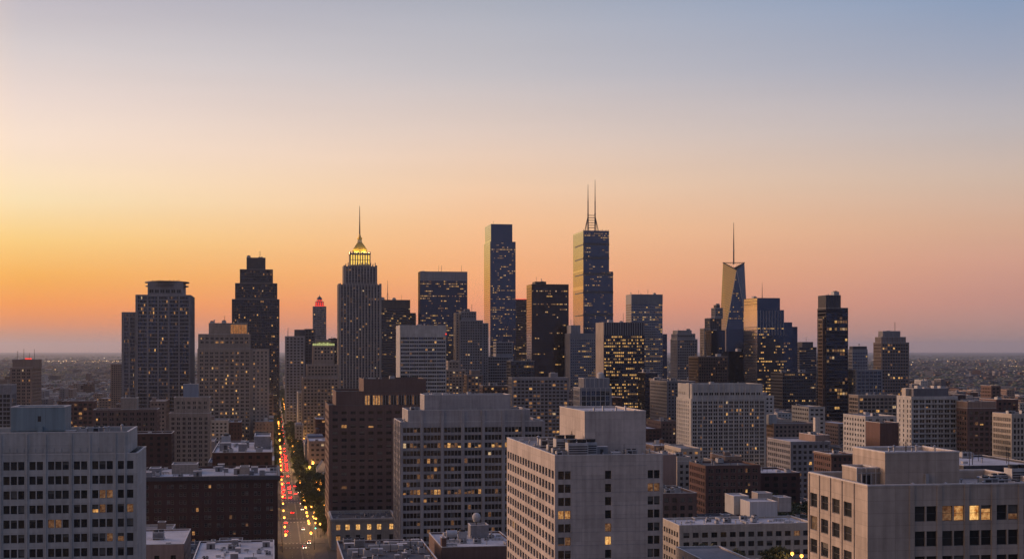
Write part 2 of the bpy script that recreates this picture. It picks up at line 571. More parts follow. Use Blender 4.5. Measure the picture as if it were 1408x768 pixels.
class Building:
    def __init__(s, name, label, cat, D, x0, x1, xs=None, depth=None, group=None, seed=None, ind=None, uv=None):
        s.name, s.label, s.cat, s.group = name, label, cat, group
        if uv:                                        # placed in street coordinates: u, v, width, depth
            s.P = from_uv(uv[0], uv[1])
            s.w, s.d = uv[2], uv[3]
        else:
            s.P = ((x0 - CX) / F * D, D)
            s.w = s.lx(x1)
            if xs is not None:
                X = (xs - CX) / F
                px, py = s.P
                if xs > x1:
                    px, py = px + s.w * UC, py + s.w * US
                s.d = (X * py - px) / (-US - X * UC)
            else:
                s.d = depth or s.w
        s.D = s.P[1]
        s.rng = random.Random(seed if seed is not None else sum(ord(c) for c in label) * 7 + int(s.D))
        s.mbs, s.wins, s.extra = {}, [], []
        s.ind = ind
        u, v = to_uv(*s.P)
        s.foot = (u, u + s.w, v, v + s.d)
        FOOT.append(s.foot)
        s.top = 0

    def lx(s, px, dy=0.0):
        X = (px - CX) / F
        return (X * (s.P[1] + dy * UC) - (s.P[0] - dy * US)) / (UC - X * US)

    def lz(s, py, u=0.0, dy=0.0):
        return CH - (py - HY) * (s.P[1] + u * US + dy * UC) / F

    def world(s, x, y, z):
        return s.P[0] + x * UC - y * US, s.P[1] + x * US + y * UC, z

    def pix(s, x, y, z):
        X, Y, Z = s.world(x, y, z)
        return CX + X / Y * F, HY + (CH - Z) / Y * F

    def mb(s, part):
        return s.mbs.setdefault(part, MB())

    def block(s, x0=None, x1=None, ytop=None, ybot=None, dy0=0.0, dy1=None, u=None, z=None, part='wall', **kw):
        """One rectangular volume with its windows. x0, x1, ytop, ybot are read off the photograph in the plane dy0."""
        st = dict(STYLE)
        st.update(kw)
        dy1 = s.d if dy1 is None else dy1
        u0, u1 = u if u else (s.lx(x0, dy0), s.lx(x1, dy0))
        z1 = z[1] if z else s.lz(ytop, u0, dy0)
        z0 = z[0] if z else (0.0 if ybot is None else s.lz(ybot, u0, dy0))
        s.top = max(s.top, z1)
        m = s.mb(part)
        W, Dp = u1 - u0, dy1 - dy0
        faces = {'f': ((u0, dy0), (1, 0), (0, 1), W), 'r': ((u1, dy0), (0, 1), (-1, 0), Dp),
                 'b': ((u1, dy1), (-1, 0), (0, -1), W), 'l': ((u0, dy1), (0, -1), (1, 0), Dp)}
        for k, (o, du, ni, L) in faces.items():
            if k in st['sides'] and L > 3:
                s.facade(m, k, o, du, ni, L, z0, z1, st)
            else:
                P = lambda a, b: (o[0] + du[0] * a, o[1] + du[1] * a, b)
                m.quad(P(0, z0), P(L, z0), P(L, z1), P(0, z1), st['mat'])
        # parapet, coping and roof
        t, pr = .4, st['par']
        c = st['cop'] or st['mat']
        ov = .06
        if pr > 0:
            for a, b, e, f in ((u0 - ov, u1 + ov, dy0 - ov, dy0 + t), (u0 - ov, u1 + ov, dy1 - t, dy1 + ov), (u0 - ov, u0 + t, dy0 + t, dy1 - t), (u1 - t, u1 + ov, dy0 + t, dy1 - t)):
                m.box(a, b, e, f, z1 - .02, z1 + .2, c, bottom=True)
            zr = z1 - pr
            q = [(u0 + t, dy0 + t), (u1 - t, dy0 + t), (u1 - t, dy1 - t), (u0 + t, dy1 - t)]
            for i in range(4):
                a, b = q[i], q[(i + 1) % 4]
                m.quad((b[0], b[1], zr), (a[0], a[1], zr), (a[0], a[1], z1), (b[0], b[1], z1), st['mat'])
            rm = s.mb('roof')
            rm.quad(*((x, y, zr) for x, y in q), st['roof'])
        else:
            zr = z1
            s.mb('roof').quad((u0, dy0, z1), (u1, dy0, z1), (u1, dy1, z1), (u0, dy1, z1), st['roof'])
        if z0 < 20 and st['mat']:
            pa, pb = s.pix(u0, dy0, z1), s.pix(u1, dy0, z1)
            pc, pd = s.pix(u0, dy1, z1), s.pix(u1, dy1, z1)
            SOLID.append((s.P[1], min(pa[0], pc[0]), max(pb[0], pd[0]), max(pa[1], pc[1])))
        return dict(u0=u0, u1=u1, y0=dy0, y1=dy1, z0=z0, z1=z1, zr=zr)

    def facade(s, m, key, o, du, ni, L, z0, z1, st):
        pt = lambda u, v, d: (o[0] + du[0] * u + ni[0] * d, o[1] + du[1] * u + ni[1] * d, v)
        mat, rev, rng = st['mat'], st['rev'], s.rng
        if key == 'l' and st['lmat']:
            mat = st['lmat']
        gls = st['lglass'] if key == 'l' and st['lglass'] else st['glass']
        edges = []
        if st['cols'] and key in st['cols']:
            cols = st['cols'][key]
        else:
            e = st['edge']
            n = max(1, round((L - 2 * e) / st['bay']))
            bw = (L - 2 * e) / n
            cols = []
            for i in range(n):
                a, b = e + i * bw + st['pier'] / 2, e + (i + 1) * bw - st['pier'] / 2
                edges.append(e + i * bw)
                ww = (b - a - st['mull'] * (st['nw'] - 1)) / st['nw']
                if ww < .2:
                    continue
                for j in range(st['nw']):
                    cols.append((a + j * (ww + st['mull']), a + j * (ww + st['mull']) + ww))
            edges.append(L - e)
        rows, v = [], z1 - st['top']
        while v - st['wh'] > z0 + st['bot']:
            rows.append((v - st['wh'], v))
            v -= st['fh']
            if st['frows'] and len(rows) >= st['frows']:
                break
        prev = z1
        for (a, b) in rows:
            m.quad(pt(0, b, 0), pt(L, b, 0), pt(L, prev, 0), pt(0, prev, 0), mat)
            p = (st['lit'] if rng.random() >= st['rowlit'] else .62) * (1 if key == 'f' else st['litside'])
            on = False
            u = 0
            for (c, d) in cols:
                m.quad(pt(u, a, 0), pt(c, a, 0), pt(c, b, 0), pt(u, b, 0), mat)
                u = d
                m.quad(pt(c, a, 0), pt(d, a, 0), pt(d, a, rev), pt(c, a, rev), mat)
                m.quad(pt(c, b, rev), pt(d, b, rev), pt(d, b, 0), pt(c, b, 0), mat)
                if rev > .12:
                    m.quad(pt(c, a, 0), pt(c, a, rev), pt(c, b, rev), pt(c, b, 0), mat)
                    m.quad(pt(d, a, rev), pt(d, a, 0), pt(d, b, 0), pt(d, b, rev), mat)
                pp = .55 if (on and p < .5 and st['pal'] != 'home') else p
                on = rng.random() < pp
                if on:
                    gm = rng.choices(*PALC[st['pal']])[0]
                else:
                    gm = rng.choice(gls)
                s.wins.append((key, pt(c, a, rev), round(d - c, 2), round(b - a, 2), st['fr'], gm, st['frm'], on, rng.choice((.25, .4, .6, .85)) if st['fr'] and rng.random() < (.16 if not on else .5) else 0))
            m.quad(pt(u, a, 0), pt(L, a, 0), pt(L, b, 0), pt(u, b, 0), mat)
            prev = a
        m.quad(pt(0, z0, 0), pt(L, z0, 0), pt(L, prev, 0), pt(0, prev, 0), mat)
        if st['rib']:
            rw, rp, rmat = st['rib'][0], st['rib'][1], (st['rib'][2] if len(st['rib']) > 2 else mat)
            if st['cols'] and key in st['cols']:
                edges = st.get('ribs', {}).get(key, [])
            for e in edges:
                e0, e1 = max(.02, e - rw / 2), min(L - .02, e + rw / 2)
                zt = z1 + st['ribtop']
                a, b, c, d = pt(e0, z0, -rp), pt(e1, z0, -rp), pt(e1, zt, -rp), pt(e0, zt, -rp)
                m.quad(a, b, c, d, rmat)
                m.quad(pt(e0, z0, 0), a, d, pt(e0, zt, 0), rmat)
                m.quad(b, pt(e1, z0, 0), pt(e1, zt, 0), c, rmat)
                m.quad(d, c, pt(e1, zt, 0), pt(e0, zt, 0), rmat)
        if st['band'] and key in st['bandsides']:
            bh, bp = st['band'][0], st['band'][1]
            bm = st['band'][2] if len(st['band']) > 2 else mat
            for (a, b) in rows:
                v0, v1 = b + (st['fh'] - st['wh']) / 2 - bh / 2, b + (st['fh'] - st['wh']) / 2 + bh / 2
                A, B, C, D_ = pt(.01, v0, -bp), pt(L - .01, v0, -bp), pt(L - .01, v1, -bp), pt(.01, v1, -bp)
                m.quad(A, B, C, D_, bm)
                m.quad(D_, C, pt(L - .01, v1, 0), pt(.01, v1, 0), bm)
                m.quad(pt(.01, v0, 0), pt(L - .01, v0, 0), B, A, bm)

    def cornice(s, bl, h=1.0, proud=.6, mat='coping_dark', drop=0.0, part='cornice'):
        m = s.mb(part)
        z1 = bl['z1'] - drop
        m.box(bl['u0'] - proud, bl['u1'] + proud, bl['y0'] - proud, bl['y0'] - .003, z1 - h, z1 - .03, mat, bottom=True)
        m.box(bl['u0'] - proud, bl['u0'] - .003, bl['y0'] - .003, bl['y1'], z1 - h, z1 - .03, mat, bottom=True)
        m.box(bl['u1'] + .003, bl['u1'] + proud, bl['y0'] - .003, bl['y1'], z1 - h, z1 - .03, mat, bottom=True)

    def clutter(s, bl, n=6, kinds=('hvac', 'hvac', 'vent', 'vent', 'hatch', 'duct'), margin=2.0, area=None, sc=1.0):
        u0, u1, y0, y1 = area or (bl['u0'] + margin, bl['u1'] - margin, bl['y0'] + margin, bl['y1'] - margin)
        taken = []
        for _ in range(n * 4):
            if len(taken) >= n or u1 <= u0 or y1 <= y0:
                break
            k = s.rng.choice(kinds)
            x, y = s.rng.uniform(u0, u1), s.rng.uniform(y0, y1)
            if any(abs(x - a) < 4.5 * sc and abs(y - b) < 4.5 * sc for a, b in taken):
                continue
            taken.append((x, y))
            s.extra.append((k, (x, y, bl['zr']), s.rng.choice((0, math.pi / 2)), s.rng.uniform(.75, 1.3) * sc))

    def put(s, kind, x, y, z, rz=0.0, sc=1.0):
        s.extra.append((kind, (x, y, z), rz, sc))

    def light_windows(s, rects, key='f', off='glass'):
        """Which windows of one face have their lamps on, as photographed: (px0, px1, py0, py1, material)."""
        for i, w in enumerate(s.wins):
            if w[0] != key:
                continue
            x, y = s.pix(w[1][0], w[1][1], w[1][2] + w[3] / 2)
            gm = next((r[4] for r in rects if r[0] <= x <= r[1] and r[2] <= y <= r[3]), off if w[7] else w[5])
            s.wins[i] = w[:5] + (gm, w[6], gm.startswith('lit'), w[8])

    def done(s):
        root = empty(s.name, (s.P[0], s.P[1], 0), YAW)
        tag(root, s.label, s.cat, s.group)
        roof = None
        built = {}
        for part, m in s.mbs.items():
            o = m.build(part, built.get(SUB_OF.get(part)) or root)
            built[part] = o
            if part == 'roof':
                roof = o
        # windows: those that show largest as parts of their own, the rest as one
        rot = {'f': 0, 'r': math.pi / 2, 'b': math.pi, 'l': -math.pi / 2}
        cand = []
        near = s.D <= 1160
        cap = s.ind if s.ind is not None else (100 if near else 40)
        for i, w in enumerate(s.wins):
            if w[0] == 'b' or (not near and not w[7]):
                continue
            X, Y, Z = s.world(*w[1])
            px, py = CX + X / Y * F, HY + (CH - Z) / Y * F
            if w[0] == 'l' and px < 378 or w[0] == 'r' and px > 372:
                continue
            if -5 < px < 1405 and py < 762:
                cand.append((py - (12 if w[7] else 0) + (4 if w[0] != 'f' else 0), i))
        cand.sort()
        chosen = {i for _, i in cand[:cap]}
        if len(s.wins) <= 100 and near:
            chosen = set(range(len(s.wins))) if cap >= 100 else chosen
        rest = MB()
        for i, (k, p, w, h, fr, gm, fm, on, bl) in enumerate(s.wins):
            if i in chosen:
                key = (w, h, fr, fm, bl)
                if key not in WIN_CACHE:
                    mb = MB()
                    win_quads(mb, lambda u, v, d: (u, d, v), w, h, fr, 'glass', fm, bl)
                    o = mb.build('window', root)
                    slot = next(j for j, x in enumerate(o.data.materials) if x.name == 'glass')
                    o.material_slots[slot].link = 'OBJECT'
                    WIN_CACHE[key] = (o, slot)
                else:
                    o = WIN_CACHE[key][0].copy()
                    COL.objects.link(o)
                    o.parent = root
                o.material_slots[WIN_CACHE[key][1]].material = MATS[gm]
                o.location = p
                o.rotation_euler = (0, 0, rot[k])
            else:
                c, sn = math.cos(rot[k]), math.sin(rot[k])
                win_quads(rest, lambda u, v, d: (p[0] + u * c - d * sn, p[1] + u * sn + d * c, p[2] + v), w, h, fr if near else None, gm, fm, bl)
        o = rest.build('windows', root)
        if o:
            o['kind'] = 'stuff'
        for k, loc, rz, sc in s.extra:
            o = fixture(k)
            o.parent = roof or root
            o.location, o.rotation_euler, o.scale = loc, (0, 0, rz), (sc, sc, sc)
        s.root = root
        return s

FIX = {}
FIX_NAME = dict(hvac='rooftop_unit', vent='vent_pipe', hatch='roof_hatch', duct='air_duct', tank='water_tank', dish='dome_antenna', mast='antenna_mast', bulk='stair_bulkhead', htank='pressure_tank', cool='cooling_tower')

def fixture(k):
    if k in FIX:
        o = FIX[k].copy()
        COL.objects.link(o)
        return o
    m = MB()
    if k == 'hvac':
        m.box(-1.6, 1.6, -1.1, 1.1, .25, 1.8, 'galvanised', bottom=True)
        m.box(-1.4, 1.4, -.9, .9, 0, .25, 'dark_steel')
        for x in (-.8, .8):
            m.cyl(x, 0, 1.8, 2.1, .62, .62, 12, 'dark_steel')
        m.box(-1.3, -.1, -1.14, -1.1, .6, 1.5, 'dark_steel')
        m.box(.2, 1.3, -1.13, -1.1, .5, 1.6, 'roof_grey')
    elif k == 'vent':
        m.cyl(0, 0, 0, 1.5, .22, .22, 8, 'galvanised')
        m.cyl(0, 0, 1.5, 1.62, .42, .42, 8, 'dark_steel', bottom=True)
        m.cyl(0, 0, 1.62, 1.85, .42, .05, 8, 'galvanised')
    elif k == 'hatch':
        m.box(-1, 1, -1, 1, 0, .9, 'white_paint', top='roof_white')
        m.box(-1.08, 1.08, -1.08, 1.08, .9, 1.02, 'coping', bottom=True)
    elif k == 'duct':
        m.box(-3, 3, -.4, .4, .4, 1.2, 'galvanised', bottom=True)
        m.box(-3, -2.2, -.4, .4, 0, .4, 'galvanised')
        m.box(2.2, 3, -1.6, -.4, .4, 1.2, 'galvanised', bottom=True)
        for x in (-1.2, .8):
            m.box(x, x + .1, -.45, .45, 0, 1.25, 'dark_steel')
    elif k == 'tank':
        for x in (-1, 1):
            for y in (-1, 1):
                m.box(x - .1, x + .1, y - .1, y + .1, 0, 2.2, 'dark_steel')
        m.cyl(0, 0, 2.2, 5, 1.7, 1.7, 14, 'rust_brown', bottom=True)
        m.cyl(0, 0, 5, 6.2, 1.85, 0, 14, 'roof_dark')
    elif k == 'htank':
        m.tube((-2.2, 0, 2.0), (1.6, 0, 2.0), 1.5, 'galvanised', 14)
        for x in (-1.7, .9):
            m.box(x, x + .35, -1.3, 1.3, 0, 1.2, 'dark_steel')
        m.box(2.2, 5, -1.6, 1.6, 0, 3.0, 'galvanised')
        m.cyl(3.6, 0, 3.0, 3.7, 1.1, 1.1, 12, 'dark_steel')
        m.cyl(-2.6, .5, 0, 2.6, .8, .8, 12, 'galvanised')
    elif k == 'dish':
        m.cyl(0, 0, 0, 1.6, .25, .2, 8, 'dark_steel')
        m.ball((0, 0, 2.9), 1.5, 'white_paint', 14, 9)
        m.cyl(0, 0, 1.5, 1.75, 1.2, 1.2, 12, 'galvanised', bottom=True)
    elif k == 'mast':
        m.cyl(0, 0, 0, 5, .12, .06, 6, 'dark_steel')
        for z in (2.4, 3.4, 4.3):
            m.box(-.9 + z * .1, .9 - z * .1, -.04, .04, z, z + .08, 'dark_steel', bottom=True)
    elif k == 'bulk':
        m.box(-2, 2, -1.5, 1.5, 0, 2.8, 'stone_grey', top='roof_dark')
        m.box(-2.1, 2.1, -1.6, 1.6, 2.8, 2.95, 'coping', bottom=True)
        m.box(-.5, .5, -1.55, -1.5, 0, 2.1, 'dark_steel')
    elif k == 'cool':
        m.box(-2.2, 2.2, -1.6, 1.6, .4, 3.2, 'galvanised', bottom=True)
        for x in (-2, 1.8):
            m.box(x, x + .2, -1.5, 1.5, 0, .4, 'dark_steel')
        for z in (.8, 1.3, 1.8, 2.3):
            m.box(-2.0, 2.0, -1.66, -1.6, z, z + .25, 'dark_steel', bottom=True)
        for x in (-1.1, 1.1):
            m.cyl(x, 0, 3.2, 3.9, .95, 1.05, 14, 'dark_steel')
    o = m.build(FIX_NAME[k])
    FIX[k] = o
    return o

# ---------------------------------------------------------------- ground and streets
def sheet(name, pts, z, mat, kind='structure'):
    m = MB()
    m.poly([(x, y, z) for x, y in pts], mat)
    return tag(m.build(name), kind=kind)

sheet('ground', [(-60000, -500), (60000, -500), (60000, 62000), (-60000, 62000)], 0.0, 'ground')

def uv_rect(u0, u1, v0, v1):
    return [from_uv(u0, v0), from_uv(u1, v0), from_uv(u1, v1), from_uv(u0, v1)]

CROSS_V = [75 + 111 * i for i in range(-2, 24)]
ROAD_H, ROAD_R, WALK = 9.0, 5.8, 3.6
roads, walks, paint = MB(), MB(), MB()
roads.poly([(x, y, .02) for x, y in uv_rect(-ROAD_H, ROAD_R, -300, 2600)], 'asphalt')
for v in CROSS_V:
    for a, b in ((-700, -ROAD_H), (ROAD_R, 900)):
        roads.poly([(x, y, .02) for x, y in uv_rect(a, b, v - 6, v + 6)], 'asphalt')
tag(roads.build('roads'), kind='structure')
vs = [-300] + [x for v in CROSS_V for x in (v - 6, v + 6)] + [2600]
for i in range(0, len(vs), 2):
    a, b = vs[i], vs[i + 1]
    if b <= a:
        continue
    for s_ in (-1, 1):
        q = uv_rect(*((-ROAD_H - WALK, -ROAD_H) if s_ < 0 else (ROAD_R, ROAD_H + WALK)), a, b)
        for k in range(4):
            p0, p1 = q[k], q[(k + 1) % 4]
            walks.quad((*p0, 0), (*p1, 0), (*p1, .14), (*p0, .14), 'pavement')
        walks.poly([(x, y, .14) for x, y in q], 'pavement')
    # lane lines
    v = a + 8
    while v < b - 10:
        for u in (-4.8, 2.6):
            paint.poly([(x, y, .03) for x, y in uv_rect(u - .08, u + .08, v, v + 3)], 'road_paint')
        v += 9
    for u in (-.25, .15):
        paint.poly([(x, y, .03) for x, y in uv_rect(u, u + .12, a + 6, b - 6)], 'road_paint')
    for vv in (a + 1.0, b - 4.0):
        for k in range(7):
            u = -8 + k * 1.9
            paint.poly([(x, y, .03) for x, y in uv_rect(u, u + .9, vv, vv + 3)], 'road_paint')
    paint.poly([(x, y, .034) for x, y in uv_rect(-8.6, -.4, a + 5.2, a + 5.7)], 'road_paint')
tag(walks.build('pavement'), kind='structure')
tag(paint.build('road_markings'), kind='structure')

# ---------------------------------------------------------------- buildings near the camera
# white office block, lower left
b = Building('office_building', 'white concrete office block with window triplets and a teal metal rooftop box', 'office building', 360, -70, 189, xs=201)
colw, ribs = [], []
PW = 1.76
x, k, pat = b.lx(4), 0, (3, 2, 3, 2, 3, 3)
while x < b.w - 3.6:                                  # window groups to the right of the frame's edge
    n = pat[k % 6]
    ribs.append(x - .5)
    for j in range(n):
        if x + j * PW + 1.6 < b.w - 3.0:
            colw.append((x + j * PW + .1, x + j * PW + 1.6))
    x += n * PW + .95
    k += 1
x = b.lx(4) - .95
while x > 4.5:                                        # and to the left of it
    for j in range(3):
        colw.insert(0, (x - (j + 1) * PW + .1, x - (j + 1) * PW + 1.6))
    x -= 3 * PW + .95
    ribs.append(x + .45)
colw.append((b.w - 2.6, b.w - 1.0))
ribs.append(b.w - 3.1)
ws = dict(mat='concrete_white', fh=3.63, wh=2.1, cols={'f': colw}, ribs={'f': [r for r in ribs if 0 < r < b.w - 1]}, rib=(.32, .22), rev=.35, lit=.012, fr=(1, 1), glass=('glass', 'glass', 'glass', 'glass_warm', 'glass_blind'))
lo = b.block(-70, 189, 626, dy1=b.d, top=1.75, sides='f', par=1.1, **ws)
hi = b.block(-70, 176, 596, dy1=b.d, z=(lo['z1'], b.lz(596)), mat='concrete_white', sides='', par=1.1, roof='roof_grey')
m = b.mb('wall')
for r in ribs:
    if 0 < r < hi['u1'] - .4:
        m.box(r - .16, r + .16, -.22, -.004, hi['z0'], hi['z1'] - .3, 'concrete_white')
for c in colw:
    if c[1] < hi['u1']:
        m.box(c[0], c[1], -.12, -.004, hi['z0'] + .55, hi['z0'] + 1.6, 'concrete_white', bottom=True)
pen = b.block(15, 89, 560, dy0=9, dy1=21, z=(hi['zr'], b.lz(560, b.lx(15, 9), 9)), mat='teal_metal', sides='', par=.5, part='penthouse', roof='roof_white')
m = b.mb('penthouse')
xa = b.lx(52, 9)
m.box(xa, xa + .8, 8.95, 8.998, pen['z1'] - 3.6, pen['z1'] - 2.2, 'dark_steel', bottom=True)
m.box(xa, xa + 1.3, 8.4, 8.99, pen['z0'], pen['z0'] + 2.3, 'teal_metal')
m.box(pen['u0'] - .05, pen['u1'] + .05, 8.7, 8.99, pen['z0'] + 1.2, pen['z0'] + 1.5, 'teal_metal', bottom=True)
b.clutter(hi, 9, area=(b.lx(95), hi['u1'] - 3, 6, 22))
b.put('hatch', b.lx(97, 9), 10, hi['zr'], 0, 1.2)
b.put('hvac', b.lx(135, 12), 14, hi['zr'])
b.light_windows([(116, 132, 694, 710, 'lit_bright'), (134, 140, 694, 710, 'lit_dim'), (62, 84, 714, 730, 'lit_dim'), (134, 150, 672, 688, 'lit_dim'), (140, 172, 734, 750, 'lit_dim'), (164, 176, 694, 710, 'lit_dim')])
b.done()

# beige office block, lower right
b = Building('office_building', 'beige concrete office block with a square rooftop box, nearest on the right', 'office building', 215, 1193, 1460, xs=1112)
fc, fr_ = [], []
x = b.lx(1193 + 65)
pf = 4.35
while x + 4 < b.w:
    fc += [(x, x + 1.62), (x + 1.84, x + 3.46)]
    fr_.append(x - .5)
    x += pf
lc = [(b.d - 23.2 + k * 4.75, b.d - 23.2 + k * 4.75 + 3.1) for k in range(4)]
# the left face is read from its far end
lc = [(.7 + k * 4.7, .7 + k * 4.7 + 3.4) for k in range(4)]
mn = b.block(1193, 1460, 668, mat='concrete_beige', fh=3.72, wh=2.27, top=3.1, cols={'f': fc, 'l': lc}, ribs={'f': fr_, 'l': [0.1, 4.55, 9.25, 13.95, 18.7]}, rib=(.75, .16), rev=.25, lit=.13, fr=(1, 2), par=1.3, roof='roof_grey', pal='home')
pen = b.block(1217, 1319, 622.5, dy0=5, dy1=17.5, z=(mn['zr'], b.lz(622.5, b.lx(1217, 5), 5)), mat='concrete_beige', sides='', par=.5, part='penthouse', roof='roof_white')
an = b.block(1190, 1216, 637, dy0=7, dy1=13, u=(pen['u0'] - 3.6, pen['u0'] - .01), z=(mn['zr'], mn['zr'] + 3.3), mat='concrete_beige', sides='', par=.3, part='penthouse')
m = b.mb('penthouse')
m.box(an['u0'] + .9, an['u0'] + 2.3, 6.9, 6.998, mn['zr'], mn['zr'] + 2.3, 'dark_steel')
for k in range(5):
    m.box(an['u0'] - .3 + k * .75, an['u0'] - .15 + k * .75, 6.5, 6.65, mn['zr'], mn['zr'] + 3.5 - (k % 2) * .7, 'galvanised')
m.box(an['u0'] - .3, an['u1'], 6.5, 6.65, mn['zr'] + 2.6, mn['zr'] + 2.75, 'galvanised', bottom=True)
xv = b.lx(1273, 5)
m.box(xv - .25, xv + .25, 4.5, 4.99, mn['zr'], mn['zr'] + 2.6, 'galvanised')
m.box(xv - .9, xv + .9, 4.6, 4.98, mn['zr'], mn['zr'] + .5, 'galvanised')
b.clutter(mn, 12, kinds=('vent', 'hatch', 'vent', 'duct', 'hvac'), area=(2, 26, 1.5, 4.2), sc=.4)
b.clutter(mn, 10, kinds=('vent', 'hatch', 'hvac', 'duct', 'hvac'), area=(15, 27, 5, 20), sc=.6)
for k in range(5):
    b.put('vent', pen['u0'] + 2 + k * 2.1, 8 + (k * 3 % 5), pen['zr'], 0, .7)
b.put('mast', b.lx(1246, 8), 8, pen['zr'], .4, .5)
b.put('mast', b.lx(1247, 9), 9.5, pen['zr'], .4, .4)
for px_, dy_, k_ in ((1335, 6, 'duct'), (1360, 9, 'hvac'), (1390, 5, 'duct'), (1345, 12, 'vent'), (1372, 14, 'hvac'), (1400, 13, 'cool'), (1255, 3, 'vent'), (1300, 3, 'vent')):
    b.put(k_, b.lx(px_, dy_), dy_, mn['zr'], 0, .8)
b.light_windows([(1290, 1303, 690, 720, 'lit_dim'), (1306, 1326, 690, 720, 'lit_warm'), (1332, 1346, 690, 720, 'lit_bright'), (1347, 1365, 690, 720, 'lit_warm'), (1372, 1390, 690, 720, 'lit_dim')])
b.done()

# pale concrete tower in the centre
b = Building('office_building', 'pale concrete office block with blank front panels and a big blank rooftop box', 'office building', 400, 763, 911.5, xs=697)
L = b.d
n = 17
lc = [(.8 + k * (L - 1.6) / n + .75, .8 + (k + 1) * (L - 1.6) / n - .75) for k in range(n)]
fc = []
for a, c in ((767.5, 775.6), (776.6, 784.7), (832, 840.5), (890.6, 898.3), (899.3, 907)):
    fc.append((b.lx(a), b.lx(c)))
mn = b.block(763, 911.5, 626, mat='concrete_tan', fh=3.64, wh=2.3, top=4.3, cols={'f': fc, 'l': lc}, rev=.4, lit=.05, fr=(1, 1), par=1.0, roof='roof_grey', pal='home', glass=('glass', 'glass', 'glass_warm'))
m = b.mb('wall')
for k in range(12):
    z_ = mn['z1'] - 4.3 + 1.0 - k * 3.64 + .35
    m.box(b.lx(785.5), b.lx(831), -.05, -.003, z_ - .07, z_ + .07, 'concrete_grey', bottom=True)
    m.box(b.lx(841.5), b.lx(890), -.05, -.003, z_ - .07, z_ + .07, 'concrete_grey', bottom=True)
pen = b.block(804, 888, 565.6, dy0=17, dy1=54, z=(mn['zr'], b.lz(565.6, b.lx(804, 17), 17)), mat='concrete_tan', sides='', par=.5, part='penthouse', roof='roof_white')
for px_, dy_, k_, s_ in ((772, 6, 'hvac', 1.0), (783, 9, 'duct', 1.2), (793, 6, 'cool', 1.3), (806, 10, 'cool', 1.25), (816, 13, 'vent', 1.3), (768, 13, 'hvac', 1.2), (777, 20, 'cool', 1.4), (762, 26, 'hvac', 1.3),
                         (757, 36, 'duct', 1.2), (790, 14, 'tank', .75), (826, 12, 'bulk', .9), (846, 9, 'hatch', 1.2), (868, 9, 'hvac', 1), (893, 12, 'vent', 1), (752, 48, 'hvac', 1.4), (740, 60, 'vent', 1.6)):
    b.put(k_, b.lx(px_, dy_), dy_, mn['zr'], 0 if k_ != 'duct' else 1.57, s_)
b.clutter(mn, 16, kinds=('hvac', 'vent', 'hatch', 'vent', 'duct'), area=(2, 26, 2, 15), sc=.6)
b.clutter(mn, 8, kinds=('hvac', 'vent', 'hatch', 'duct'), area=(2, 6, 18, 78), sc=.8)
m = b.mb('penthouse')
for k, (px_, dy_, s_) in enumerate(((776, 16, 1.0), (786, 22, 1.3), (797, 15, .9), (812, 11, .8), (858, 8, .7))):
    b.put('mast', b.lx(px_, dy_), dy_, mn['zr'], k * .7, s_)
for k in range(3):
    y_ = 21 + k * 9
    m.box(pen['u0'] - .8, pen['u0'] - .003, y_, y_ + 1.6, mn['zr'], mn['zr'] + 2.6, 'concrete_tan')
for k in range(7):
    m.cyl(pen['u0'] + 2 + k * 2.3, 19 + (k * 5 % 7), pen['zr'], pen['z1'] + .3 + (k % 3) * .6, .3, .3, 8, 'galvanised')
b.light_windows([(766, 786, 700, 716, 'lit_warm'), (766, 786, 735, 751, 'lit_dim'), (830, 842, 717, 732, 'lit_dim'), (830, 842, 735, 751, 'lit_bright'), (888, 908, 662, 677, 'lit_dim')])
b.done()

# grey concrete office slab behind it
b = Building('office_building', 'wide grey concrete office slab with window ribbons between piers, behind the pale tower', 'office building', 680, 551, 748, xs=542)
st = dict(mat='concrete_grey', fh=3.64, wh=2.35, bay=9.15, pier=1.6, nw=5, mull=.18, edge=.3, rev=.5, lit=.09, fr=(1, 1), rib=(1.5, .5), roof='roof_grey', glass=('glass', 'glass', 'glass', 'glass_warm'), pal='home')
lo = b.block(551, 748, 580, top=2.6, par=.9, **{**st, 'rowlit': .04})
hi = b.block(561, 729, 564, dy0=0, dy1=b.d - 6, z=(lo['z1'], b.lz(564)), mat='concrete_grey', sides='', par=.9)
m = b.mb('wall')
for k in range(9):
    e = .3 + k * (b.w - .6) / round((b.w - .6) / 9.15)
    if hi['u0'] < e < hi['u1'] - .8:
        m.box(e - .75, e + .75, -.5, -.004, hi['z0'], hi['z1'] - .3, 'concrete_grey')
pen = b.block(583.5, 702, 543, dy0=5, dy1=b.d - 12, z=(hi['zr'], b.lz(543, b.lx(583, 5), 5)), mat='concrete_grey', sides='', par=.5, part='penthouse', roof='roof_white')
b.clutter(pen, 5)
for px_ in (556, 570, 575, 637, 710, 720):
    b.put('vent' if px_ != 570 else 'hvac', b.lx(px_, 3), 3, hi['zr'] if px_ > 560 else lo['zr'], 0, 1.3)
b.done()

